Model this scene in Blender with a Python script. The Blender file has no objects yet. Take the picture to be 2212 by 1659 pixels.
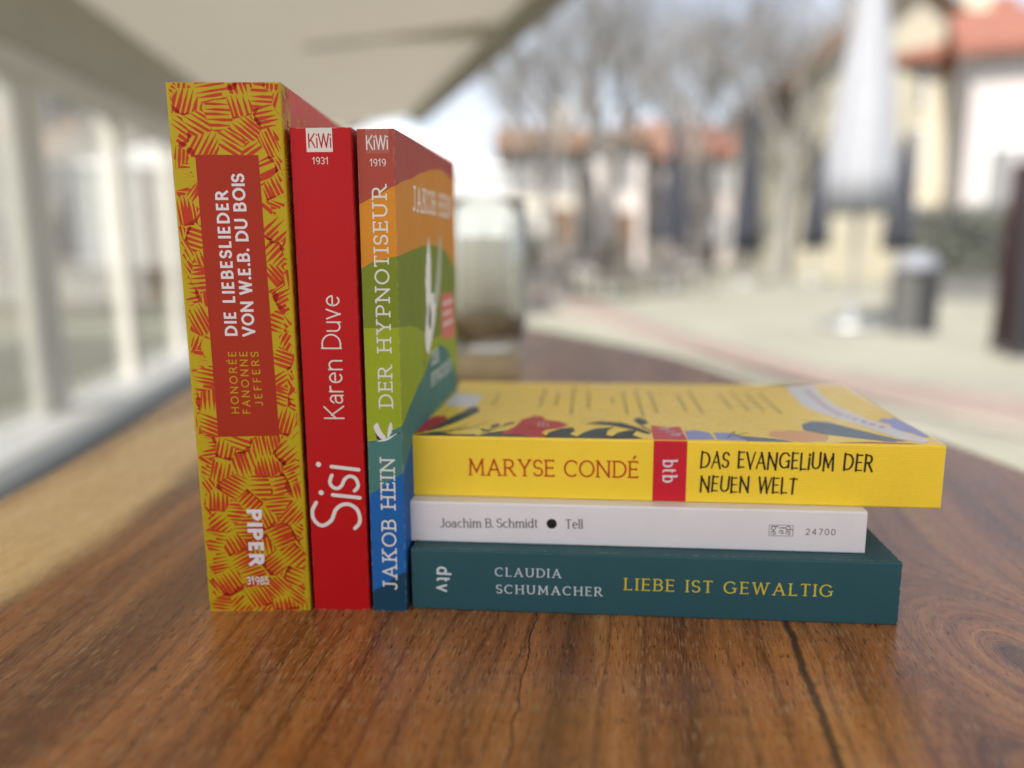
import bpy, math, random
from mathutils import Vector, Matrix
from mathutils.geometry import tessellate_polygon
R = math.radians
sc = bpy.context.scene
COL = sc.collection

# ------------------------------------------------------------------ camera, sky, sun, exposure
cd = bpy.data.cameras.new('camera'); cam = bpy.data.objects.new('camera', cd); COL.objects.link(cam)
sc.camera = cam
rt = Vector((0.99975617, 0.02130379, -0.00580898)); upv = Vector((0.00197576, 0.17571136, 0.98443975)); fw = Vector((-0.021993, 0.98421119, -0.17562642))
m = Matrix((rt, upv, -fw)).transposed().to_4x4(); m.translation = Vector((0.026977558, -0.303205711, 0.147366501))
cam.matrix_world = m
cd.sensor_width = 36.0; cd.lens = 1700.64 / 2212 * 36
cd.clip_start = 0.01; cd.clip_end = 2000
cd.dof.use_dof = True; cd.dof.focus_distance = 0.293; cd.dof.aperture_fstop = 3.1; cd.dof.aperture_blades = 0

SUN_EL, SUN_DIR = 52.0, Vector((-0.50, -0.86, 0))       # direction towards the sun, seen from above
w = bpy.data.worlds.new('World'); sc.world = w; w.use_nodes = True
wn = w.node_tree; bg = wn.nodes['Background']
sky = wn.nodes.new('ShaderNodeTexSky'); sky.sky_type = 'NISHITA'; sky.sun_disc = False
sky.sun_elevation = R(SUN_EL); sky.sun_rotation = math.atan2(SUN_DIR.x, SUN_DIR.y)
sky.air_density = 1.0; sky.dust_density = 2.5; sky.ozone_density = 1.0
tc_ = wn.nodes.new('ShaderNodeTexCoord'); nz_ = wn.nodes.new('ShaderNodeTexNoise'); nz_.inputs['Scale'].default_value = 3.5; nz_.inputs['Detail'].default_value = 6
mp_ = wn.nodes.new('ShaderNodeMapping'); mp_.inputs['Scale'].default_value = (1, 1, 2.6); wn.links.new(tc_.outputs['Generated'], mp_.inputs[0]); wn.links.new(mp_.outputs[0], nz_.inputs['Vector'])
rp_ = wn.nodes.new('ShaderNodeValToRGB'); rp_.color_ramp.elements[0].position = .32; rp_.color_ramp.elements[0].color = (.35, .35, .35, 1); rp_.color_ramp.elements[1].position = .62; rp_.color_ramp.elements[1].color = (.85, .85, .85, 1)
wn.links.new(nz_.outputs[0], rp_.inputs[0])
mxw = wn.nodes.new('ShaderNodeMix'); mxw.data_type = 'RGBA'; wn.links.new(rp_.outputs[0], mxw.inputs[0]); wn.links.new(sky.outputs[0], mxw.inputs[6]); mxw.inputs[7].default_value = (2.75, 2.8, 3.0, 1)   # thin high cloud
wn.links.new(mxw.outputs[2], bg.inputs[0]); bg.inputs[1].default_value = 0.14
sl = bpy.data.lights.new('sun', 'SUN'); sl.energy = 3.3; sl.angle = R(0.55); sl.color = (1, 0.95, 0.87)
so = bpy.data.objects.new('sun', sl); COL.objects.link(so)
sd = Vector((SUN_DIR.normalized().x * math.cos(R(SUN_EL)), SUN_DIR.normalized().y * math.cos(R(SUN_EL)), math.sin(R(SUN_EL))))
so.rotation_euler = sd.to_track_quat('Z', 'Y').to_euler(); so.location = (3, -3, 6)

sc.view_settings.view_transform = 'Standard'; sc.view_settings.look = 'None'
sc.view_settings.exposure = 1.36; sc.view_settings.gamma = 1; sc.view_settings.use_curve_mapping = False
sc.render.engine = 'CYCLES'; sc.cycles.use_denoising = True; sc.cycles.max_bounces = 8
sc.cycles.transparent_max_bounces = 12; sc.cycles.sample_clamp_indirect = 6

# ------------------------------------------------------------------ helpers
def tag(o, label=None, cat=None, group=None, kind=None):
    if label: o['label'] = label
    if cat: o['category'] = cat
    if group: o['group'] = group
    if kind: o['kind'] = kind
    return o
def empty(name, loc=(0, 0, 0), rz=0.0):
    o = bpy.data.objects.new(name, None); o.empty_display_size = 0.02
    o.location = loc; o.rotation_euler = (0, 0, rz); COL.objects.link(o); return o
class MB:
    def __init__(s): s.v = []; s.f = []; s.mi = []; s.sm = []
    def face(s, pts, mi=0, smooth=False):
        b = len(s.v); s.v += [tuple(p) for p in pts]; s.f.append(tuple(range(b, b + len(pts)))); s.mi.append(mi); s.sm.append(smooth)
    def grid(s, rows, mi=0, smooth=True, closed=False):
        b = len(s.v); n = len(rows[0])
        for r in rows: s.v += [tuple(p) for p in r]
        for i in range(len(rows) - 1):
            for j in range(n if closed else n - 1):
                k = (j + 1) % n
                s.f.append((b + i * n + j, b + i * n + k, b + (i + 1) * n + k, b + (i + 1) * n + j))
                s.mi.append(mi[j] if isinstance(mi, list) else mi); s.sm.append(smooth)
    def box(s, x0, x1, y0, y1, z0, z1, mi=0):
        c = [(x, y, z) for z in (z0, z1) for y in (y0, y1) for x in (x0, x1)]; b = len(s.v); s.v += c
        for q in ((0, 2, 3, 1), (4, 5, 7, 6), (0, 1, 5, 4), (2, 6, 7, 3), (0, 4, 6, 2), (1, 3, 7, 5)):
            s.f.append(tuple(b + i for i in q)); s.mi.append(mi); s.sm.append(False)
    def obox(s, p, q, wd, z0, z1, mi=0):
        """box along the ground line p-q, width wd"""
        p = Vector(p[:2]); q = Vector(q[:2]); d = (q - p).normalized(); n = Vector((-d.y, d.x)) * wd / 2
        c = [p - n, q - n, q + n, p + n]; b = len(s.v)
        s.v += [(a.x, a.y, z0) for a in c] + [(a.x, a.y, z1) for a in c]
        for k in ((3, 2, 1, 0), (4, 5, 6, 7), (0, 1, 5, 4), (1, 2, 6, 5), (2, 3, 7, 6), (3, 0, 4, 7)):
            s.f.append(tuple(b + i for i in k)); s.mi.append(mi); s.sm.append(False)
    def tube(s, pts, rads, n=8, mi=0, caps=True):
        rows = []
        for i, p in enumerate(pts):
            p = Vector(p); a = Vector(pts[max(i - 1, 0)]); c = Vector(pts[min(i + 1, len(pts) - 1)])
            d = (c - a).normalized(); u = d.orthogonal().normalized(); 
            if abs(d.z) > 0.5: u = (Vector((1, 0, 0)) - d * d.x).normalized()
            v = d.cross(u)
            rows.append([p + (u * math.cos(2 * math.pi * k / n) + v * math.sin(2 * math.pi * k / n)) * rads[i] for k in range(n)])
        s.grid(rows, mi, True, True)
        if caps:
            s.face(rows[0][::-1], mi); s.face(rows[-1], mi)
    def lathe(s, prof, c=(0, 0, 0), n=32, mi=0, wob=None):
        rows = []
        for r, z in prof:
            rows.append([(c[0] + math.cos(2 * math.pi * k / n) * r * (wob(k, z) if wob else 1), c[1] + math.sin(2 * math.pi * k / n) * r * (wob(k, z) if wob else 1), c[2] + z) for k in range(n)])
        s.grid(rows, mi, True, True)
    def build(s, name, mats, parent=None):
        me = bpy.data.meshes.new(name); me.from_pydata(s.v, [], s.f); me.update()
        for mt in (mats if isinstance(mats, (list, tuple)) else [mats]): me.materials.append(mt)
        me.polygons.foreach_set('material_index', s.mi); me.polygons.foreach_set('use_smooth', s.sm)
        o = bpy.data.objects.new(name, me); COL.objects.link(o)
        if parent: o.parent = parent
        return o

class NT:
    """short-hand for building node trees"""
    def __init__(s, name):
        s.m = bpy.data.materials.new(name); s.m.use_nodes = True; s.t = s.m.node_tree
        s.p = s.t.nodes['Principled BSDF']; s.out = s.t.nodes['Material Output']
    def n(s, typ, ins=None, **kw):
        x = s.t.nodes.new('ShaderNode' + typ)
        for k, v in kw.items(): setattr(x, k, v)
        for k, v in (ins or {}).items(): s.set(x.inputs[k], v)
        return x
    def set(s, inp, v):
        if isinstance(v, bpy.types.NodeSocket): s.t.links.new(v, inp)
        else: inp.default_value = v
    def math(s, op, a, b=0.0, c=0.0, clamp=False):
        x = s.n('Math', {0: a, 1: b, 2: c}, operation=op, use_clamp=clamp); return x.outputs[0]
    def noise(s, vec, scale=1, detail=3, rough=0.5, dist=0.0):
        return s.n('TexNoise', {'Vector': vec, 'Scale': scale, 'Detail': detail, 'Roughness': rough, 'Distortion': dist}).outputs[0]
    def ramp(s, fac, stops, interp='LINEAR'):
        x = s.n('ValToRGB', {0: fac}); e = x.color_ramp.elements; x.color_ramp.interpolation = interp
        while len(e) < len(stops): e.new(0.5)
        for k, (pos, c) in zip(e, stops):
            k.position = pos; k.color = (c if len(c) == 4 else (*c, 1)) if isinstance(c, tuple) else (c, c, c, 1)
        return x.outputs[0]
    def mix(s, fac, a, b, mode='MIX'):
        x = s.n('Mix', data_type='RGBA', blend_type=mode)
        s.set(x.inputs[0], fac); s.set(x.inputs[6], a); s.set(x.inputs[7], b); return x.outputs[2]
    def xyz(s, v):
        x = s.n('SeparateXYZ', {0: v}); return x.outputs
    def cxyz(s, x, y, z): return s.n('CombineXYZ', {0: x, 1: y, 2: z}).outputs[0]
    def obj(s): return s.n('TexCoord').outputs['Object']
    def bump(s, h, strength=0.3, dist=0.001):
        s.set(s.p.inputs['Normal'], s.n('Bump', {'Height': h, 'Strength': strength, 'Distance': dist}).outputs[0])
    def P(s, **k):
        for a, v in k.items(): s.set(s.p.inputs[a.replace('_', ' ')], v)

def c4(c): return (c[0], c[1], c[2], 1)
def plain(name, c, rough=0.6, var=0.12, scale=6.0, bump=0.0, bscale=60, metallic=0.0):
    k = NT(name); o = k.obj(); n = k.noise(o, scale, 4, 0.6)
    f = k.ramp(n, [(0.3, 1 - var), (0.7, 1 + 0.0)])
    k.P(Base_Color=k.mix(1.0, c4(c), f, 'MULTIPLY'), Roughness=rough, Metallic=metallic)
    if bump: k.bump(k.noise(o, bscale, 4), bump, 0.01)
    return k.m
def cover_paper(name, c, rough=0.46, grain=0.05, spec=0.20, linen=False, wear=0.0):
    """printed, laminated cover board"""
    k = NT(name); o = k.obj()
    n = k.noise(o, 55, 3, 0.55); n2 = k.noise(o, 2400, 2, 0.6)
    col = k.mix(1.0, c4(c), k.ramp(n, [(0.25, 0.93), (0.75, 1.0)]), 'MULTIPLY')
    col = k.mix(1.0, col, k.ramp(n2, [(0.3, 1 - grain), (0.7, 1.0)]), 'MULTIPLY')
    if wear:
        bv = k.n('Bevel', {'Radius': .0007}, samples=4); ge = k.n('NewGeometry')
        dt = k.n('VectorMath', {0: bv.outputs[0], 1: ge.outputs['Normal']}, operation='DOT_PRODUCT').outputs['Value']
        ed = k.n('MapRange', {'Value': dt, 'From Min': .985, 'From Max': .86}).outputs[0]
        wn_ = k.ramp(k.noise(o, 420, 4, .7), [(.50, 0.0), (.62, 1.0)])
        col = k.mix(k.math('MULTIPLY', k.math('MULTIPLY', ed, wn_), wear), col, (.62, .58, .52, 1))
    k.P(Base_Color=col, Roughness=k.math('ADD', k.math('MULTIPLY_ADD', n, 0.12, rough - 0.06), k.math('MULTIPLY', k.math('SUBTRACT', k.noise(o, 38, 5, .65, .6), .5), .35)))
    k.p.inputs['Specular IOR Level'].default_value = spec
    h = k.math('MULTIPLY_ADD', k.noise(o, 900, 3, 0.6), 0.5, k.math('MULTIPLY', k.noise(o, 22, 1), 4.0))
    if linen:
        x, y, z = k.xyz(o)
        wv = k.math('ADD', k.noise(k.cxyz(k.math('MULTIPLY', x, 300), y, k.math('MULTIPLY', z, 2600)), 1, 2), k.noise(k.cxyz(k.math('MULTIPLY', x, 2600), y, k.math('MULTIPLY', z, 300)), 1, 2))
        h = k.math('ADD', h, k.math('MULTIPLY', wv, 0.7))
    k.bump(h, 0.22, 0.00012)
    return k.m

# ------------------------------------------------------------------ stroke alphabet (one skeleton per letter, drawn in several hands)
def arc(cx, cy, rx, ry, a0, a1, n=12):
    return [(cx + rx * math.cos(R(a0 + (a1 - a0) * i / n)), cy + ry * math.sin(R(a0 + (a1 - a0) * i / n))) for i in range(n + 1)]
X = 0.66
def shoulder(x0, wd): return [(x0, X * 0.55)] + arc(x0 + wd / 2, X - wd / 2, wd / 2, wd / 2, 165, 0, 9) + [(x0 + wd, 0)]
GL = {
 'A': (.74, [[(0, 0), (.37, 1)], [(.37, 1), (.74, 0)], [(.13, .35), (.61, .35)]], [(0, 0, 'h'), (.74, 0, 'h')]),
 'B': (.56, [[(0, 0), (0, 1)], [(0, 1), (.27, 1)] + arc(.27, .765, .235, .235, 90, -90)[1:] + [(0, .53)], [(0, .53), (.29, .53)] + arc(.29, .265, .27, .265, 90, -90)[1:] + [(0, 0)]], [(0, 0, 'hl'), (0, 1, 'hl')]),
 'C': (.78, [arc(.44, .5, .44, .5, 48, 312, 20)], [(.745, .86, 'vd')]),
 'D': (.72, [[(0, 0), (0, 1)], [(0, 1), (.24, 1)] + arc(.24, .5, .48, .5, 90, -90, 16)[1:] + [(0, 0)]], [(0, 0, 'hl'), (0, 1, 'hl')]),
 'E': (.5, [[(0, 0), (0, 1)], [(0, 1), (.48, 1)], [(0, .52), (.42, .52)], [(0, 0), (.5, 0)]], [(0, 0, 'hl'), (0, 1, 'hl'), (.48, 1, 'vd'), (.42, .52, 'v'), (.5, 0, 'vu')]),
 'F': (.47, [[(0, 0), (0, 1)], [(0, 1), (.47, 1)], [(0, .52), (.4, .52)]], [(0, 0, 'h'), (0, 1, 'hl'), (.47, 1, 'vd'), (.4, .52, 'v')]),
 'G': (.82, [arc(.44, .5, .44, .5, 48, 305, 20) + [(.8, .16)], [(.8, .1), (.8, .44)], [(.56, .44), (.8, .44)]], [(.745, .86, 'vd'), (.8, .44, 'hr')]),
 'H': (.68, [[(0, 0), (0, 1)], [(.68, 0), (.68, 1)], [(0, .52), (.68, .52)]], [(0, 0, 'h'), (0, 1, 'h'), (.68, 0, 'h'), (.68, 1, 'h')]),
 'I': (.0, [[(0, 0), (0, 1)]], [(0, 0, 'h'), (0, 1, 'h')]),
 'J': (.36, [[(.36, 1), (.36, .22)] + arc(.17, .2, .19, .2, 0, -140)[1:]], [(.36, 1, 'h')]),
 'K': (.62, [[(0, 0), (0, 1)], [(.58, 1), (.02, .42)], [(.2, .6), (.62, 0)]], [(0, 0, 'h'), (0, 1, 'h'), (.58, 1, 'h'), (.62, 0, 'h')]),
 'L': (.48, [[(0, 0), (0, 1)], [(0, 0), (.48, 0)]], [(0, 0, 'hl'), (0, 1, 'h'), (.48, 0, 'vu')]),
 'M': (.86, [[(.02, 0), (.06, 1)], [(.06, 1), (.43, .2)], [(.43, .2), (.8, 1)], [(.8, 1), (.84, 0)]], [(.02, 0, 'h'), (.84, 0, 'h'), (.06, 1, 'hl'), (.8, 1, 'hr')]),
 'N': (.7, [[(0, 0), (0, 1)], [(0, 1), (.7, 0)], [(.7, 0), (.7, 1)]], [(0, 0, 'h'), (0, 1, 'hl'), (.7, 1, 'h')]),
 'O': (.88, [arc(.44, .5, .44, .5, 90, 450, 28)], []),
 'P': (.54, [[(0, 0), (0, 1)], [(0, 1), (.27, 1)] + arc(.27, .73, .27, .27, 90, -90)[1:] + [(0, .46)]], [(0, 0, 'h'), (0, 1, 'hl')]),
 'R': (.6, [[(0, 0), (0, 1)], [(0, 1), (.27, 1)] + arc(.27, .74, .25, .26, 90, -90)[1:] + [(0, .48)], [(.27, .48), (.6, 0)]], [(0, 0, 'h'), (0, 1, 'hl'), (.6, 0, 'hr')]),
 'S': (.54, [arc(.27, .745, .25, .255, 35, 270, 14) + arc(.27, .25, .27, .25, 90, -145, 14)[1:]], [(.49, .89, 'vd'), (.03, .1, 'vu')]),
 'T': (.64, [[(.32, 0), (.32, 1)], [(0, 1), (.64, 1)]], [(.32, 0, 'h'), (0, 1, 'vd'), (.64, 1, 'vd')]),
 'U': (.66, [[(0, 1), (0, .33)] + arc(.33, .33, .33, .33, 180, 360, 14)[1:] + [(.66, 1)]], [(0, 1, 'h'), (.66, 1, 'h')]),
 'V': (.7, [[(0, 1), (.35, 0)], [(.35, 0), (.7, 1)]], [(0, 1, 'h'), (.7, 1, 'h')]),
 'W': (1.06, [[(0, 1), (.27, 0)], [(.27, 0), (.53, 1)], [(.53, 1), (.79, 0)], [(.79, 0), (1.06, 1)]], [(0, 1, 'h'), (1.06, 1, 'h')]),
 'Y': (.66, [[(0, 1), (.33, .45)], [(.66, 1), (.33, .45)], [(.33, .45), (.33, 0)]], [(0, 1, 'h'), (.66, 1, 'h'), (.33, 0, 'h')]),
 'a': (.44, [[(.06, X * .8)] + arc(.23, X - .2, .19, .2, 130, 0, 9) + [(.42, 0)], [(.42, .38), (.24, .38)] + arc(.2, .19, .18, .19, 90, 270, 9)[1:] + [(.42, .1)]], [(.42, 0, 'hr')]),
 'b': (.5, [[(0, 0), (0, 1.02)], arc(.24, .33, .25, .33, 165, -165, 20)], [(0, 1.02, 'hl')]),
 'c': (.46, [arc(.27, .33, .27, .33, 50, 310, 16)], []),
 'd': (.5, [[(.5, 0), (.5, 1.02)], arc(.25, .33, .25, .33, 15, 345, 20)], [(.5, 1.02, 'hl'), (.5, 0, 'hr')]),
 'e': (.52, [[(.03, .36), (.51, .36)] + arc(.27, .33, .25, .33, 6, 310, 18)], []),
 'h': (.46, [[(0, 0), (0, 1.02)], shoulder(0, .46)], [(0, 1.02, 'hl'), (0, 0, 'h'), (.46, 0, 'h')]),
 'i': (.0, [[(0, 0), (0, X)], 'dot'], [(0, X, 'hl'), (0, 0, 'h')]),
 'l': (.0, [[(0, 0), (0, 1.02)]], [(0, 1.02, 'hl'), (0, 0, 'h')]),
 'm': (.8, [[(0, 0), (0, X)], shoulder(0, .4), shoulder(.4, .4)], [(0, X, 'hl'), (0, 0, 'h'), (.4, 0, 'h'), (.8, 0, 'h')]),
 'n': (.46, [[(0, 0), (0, X)], shoulder(0, .46)], [(0, X, 'hl'), (0, 0, 'h'), (.46, 0, 'h')]),
 'o': (.54, [arc(.27, .33, .27, .33, 90, 450, 22)], []),
 'r': (.28, [[(0, 0), (0, X)], [(0, X * .5)] + arc(.2, X - .2, .2, .2, 170, 65, 7)], [(0, X, 'hl'), (0, 0, 'h')]),
 't': (.32, [[(.1, .88), (.1, .15)] + arc(.24, .15, .14, .15, 180, 290, 7)[1:], [(0, X), (.3, X)]], []),
 'u': (.46, [[(0, X), (0, .23)] + arc(.23, .23, .23, .23, 180, 360, 10)[1:], [(.46, X), (.46, 0)]], [(0, X, 'hl'), (.46, X, 'hl'), (.46, 0, 'hr')]),
 'v': (.46, [[(0, X), (.23, 0)], [(.23, 0), (.46, X)]], [(0, X, 'h'), (.46, X, 'h')]),
 '.': (.0, ['stop'], []),
 '0': (.54, [arc(.27, .5, .27, .5, 90, 450, 24)], []),
 '1': (.3, [[(.0, .8), (.22, 1)], [(.22, 1), (.22, 0)]], []),
 '2': (.54, [arc(.27, .72, .25, .28, 165, -38, 14) + [(.02, 0)], [(.02, 0), (.54, 0)]], []),
 '3': (.5, [arc(.23, .75, .23, .25, 140, -90, 12), arc(.23, .26, .26, .26, 90, -140, 12)], []),
 '4': (.58, [[(.42, 0), (.42, 1)], [(.42, 1), (0, .28)], [(0, .28), (.58, .28)]], []),
 '5': (.5, [[(.45, 1), (.07, 1)], [(.07, 1), (.04, .55)], [(.04, .55)] + arc(.22, .31, .27, .31, 120, -140, 14)], []),
 '7': (.5, [[(0, 1), (.5, 1)], [(.5, 1), (.16, 0)]], []),
 '8': (.52, [arc(.26, .755, .22, .245, -90, 270, 20), arc(.26, .26, .26, .26, 90, 450, 20)], []),
 '9': (.52, [arc(.26, .7, .26, .3, 0, 360, 20), [(.52, .7)] + arc(.2, .45, .32, .45, 20, -95, 9)], []),
}
class Hand:
    def __init__(s, thick, thin=None, serif=0.0, sthin=None, track=.2, rnd=False, slant=0.0, jit=0.0, nib=False, space=.35, wide=1.0):
        s.v = thick; s.h = thin if thin is not None else thick; s.serif = serif; s.st = sthin or s.h
        s.track = track; s.rnd = rnd; s.slant = slant; s.jit = jit; s.nib = nib; s.space = space; s.wide = wide
SANS_BOLD = Hand(.195, .175, track=.17, space=.32, wide=.86)
SANS_MED = Hand(.125, .12, track=.42)
SANS_BLACK = Hand(.27, .23, track=.38)
SANS_NUM = Hand(.12, .11, track=.3)
SANS_COND = Hand(.10, .09, track=.2)
LIGHT = Hand(.075, track=.26, rnd=True)
SLAB = Hand(.125, .11, serif=.15, sthin=.10, track=.2, space=.5)
DIDONE = Hand(.11, .09, serif=.085, sthin=.065, track=.14, space=.45)
GARAMOND = Hand(.135, .075, serif=.07, sthin=.06, track=.1, space=.3, nib=True)
ROMAN = Hand(.135, .075, serif=.09, sthin=.065, track=.14, space=.45, nib=True)
BRUSH = Hand(.15, .085, track=.26, slant=.05, jit=.04, nib=True, rnd=True, space=.42, wide=.82)
SEMIBOLD = Hand(.17, .15, track=.3)
BTB = Hand(.17, .08, serif=.07, sthin=.06, track=.15, nib=True)

def ribbon(pts, hand, asp=1.0, ext=True):
    """strip of quads around a centre line; width follows the pen"""
    pts = [Vector(p) for p in pts]
    if len(pts) < 2: return []
    segs = [(pts[i + 1] - pts[i]) for i in range(len(pts) - 1)]
    def wid(d):
        d = d.normalized(); sv = abs(d.y)
        k = sv ** 1.3
        if hand.nib and 0.12 < sv < 0.985 and d.x * d.y > 0 and len(pts) == 2: k *= .25
        return hand.h + (hand.v - hand.h) * k
    closed = (pts[0] - pts[-1]).length < 1e-5
    if ext and not closed and len(pts) >= 2:
        for e, sg in ((0, segs[0]), (-1, segs[-1])):
            d = sg.normalized()
            if abs(d.y) > .6: pts[e] = pts[e] + d * ((hand.h / 2) / abs(d.y)) * (-1 if e == 0 else 1)
    L, Rr = [], []
    n = len(pts)
    for i, p in enumerate(pts):
        if closed: a, b = segs[(i - 1) % (n - 1)], segs[i % (n - 1)]
        else: a, b = segs[max(i - 1, 0)], segs[min(i, n - 2)]
        da, db = a.normalized(), b.normalized(); t = (da + db)
        t = t.normalized() if t.length > 1e-6 else da
        nn = Vector((-t.y, t.x)); ww = (wid(a) + wid(b)) / 4
        ww /= max(.6, nn.dot(Vector((-da.y, da.x))))
        L.append(p + nn * ww); Rr.append(p - nn * ww)
    polys = [[Rr[i], Rr[i + 1], L[i + 1], L[i]] for i in range(n - 1)]
    if hand.rnd and not closed:
        for e, sg in ((0, -segs[0]), (n - 1, segs[-1])):
            d = sg.normalized(); r = wid(sg) / 2; a0 = math.degrees(math.atan2(d.y, d.x))
            polys.append([Vector(q) for q in arc(pts[e].x, pts[e].y, r, r, a0 - 90, a0 + 90, 8)])
    return polys
def glyph(ch, hand):
    acc = None
    if ch == '\u00c9': ch, acc = 'E', 1
    wd, strokes, serifs = GL[ch]; out = []
    hv, hh = hand.v, hand.h
    def M(p): return (hv / 2 + p[0] * hand.wide, hh / 2 + p[1] * (1 - hh))
    for st in strokes:
        if st == 'dot': out.append([[Vector(q) for q in arc(hv / 2, X + .22, hv * .62, hv * .62, 0, 345, 14)]])
        elif st == 'stop': out.append([[Vector(q) for q in arc(hv / 2, hv * .55, hv * .58, hv * .58, 0, 345, 14)]])
        else: out.append(ribbon([M(p) for p in st], hand))
    if acc: out.append(ribbon([(hv / 2 + .2 * hand.wide, 1.1), (hv / 2 + .36 * hand.wide, 1.3)], hand, ext=False))
    if hand.serif:
        s, t = hand.serif, hand.st
        for x, y, k in serifs:
            cx, cy = M((x, y))
            if k[0] == 'h':
                y0 = 0 if y == 0 else (cy + hh / 2 - t if y >= .6 else cy - t / 2); yb = y0 + t
                xa = cx - hv / 2 - (s if k != 'hr' else 0); xb = cx + hv / 2 + (s if k != 'hl' else 0)
                out.append([[Vector((xa, y0)), Vector((xb, y0)), Vector((xb, yb)), Vector((xa, yb))]])
            else:
                yc = cy; L = s * .62
                ya, yb = (yc - L - hh / 2, yc + hh / 2) if k == 'vd' else (yc - hh / 2, yc + L + hh / 2) if k == 'vu' else (yc - L * .6 - hh / 2, yc + L * .6 + hh / 2)
                out.append([[Vector((cx - t / 2, ya)), Vector((cx + t / 2, ya)), Vector((cx + t / 2, yb)), Vector((cx - t / 2, yb))]])
    pl = pr = 0.0
    for x, y, k in serifs:
        if k[0] == 'h' and hand.serif:
            if x < .08 and k != 'hr': pl = hand.serif * .95
            if x > wd - .08 and k != 'hl': pr = hand.serif * .95
    if not hand.serif:
        if ch in 'TVWYA': pr -= hand.track * .18; pl -= hand.track * .18
        if ch == 'L': pr -= hand.track * .35
        if ch == 'S': pl -= hand.track * .25; pr -= hand.track * .1
        if ch in 'EF': pr -= hand.track * .15
    if pl: out = [[[Vector((p.x + pl, p.y)) for p in q_] for q_ in st] for st in out]
    return wd * hand.wide + hv + pl + pr, out
def lay_text(text, hand, a, b, cap, seed=1, maxtrack=2.2):
    """polygons (in face mm) of a line of text whose baseline runs a->b with capital height cap"""
    rnd = random.Random(seed)
    a = Vector(a); b = Vector(b); L = (b - a).length; d = (b - a) / L; nrm = Vector((-d.y, d.x))
    gl = []
    for ch in text:
        gl.append(None if ch == ' ' else glyph(ch, hand))
    n = len(gl); nat = sum((g[0] if g else hand.space) for g in gl)
    tr = (L / cap - nat) / max(1, n - 1)
    sx = 1.0
    lo, hi = hand.track * .45, hand.track * maxtrack
    if tr < lo or tr > hi:
        tr = min(max(tr, lo), hi); sx = (L / cap) / (nat + tr * (n - 1))
    polys = []; x = 0.0; z = 0
    for g in gl:
        if g is None: x += hand.space + tr; continue
        jr = rnd.uniform(-hand.jit, hand.jit); jy = rnd.uniform(-hand.jit, hand.jit)
        for k, st in enumerate(g[1]):
            for pl in st:
                q = []
                for p in pl:
                    px, py = p.x, p.y
                    px, py = px - py * jr + py * hand.slant, py + jy + (px - g[0] / 2) * jr
                    q.append(a + d * ((x + px) * sx * cap) + nrm * (py * cap))
                polys.append((q, k))
        x += g[0] + tr
    return polys

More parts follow.
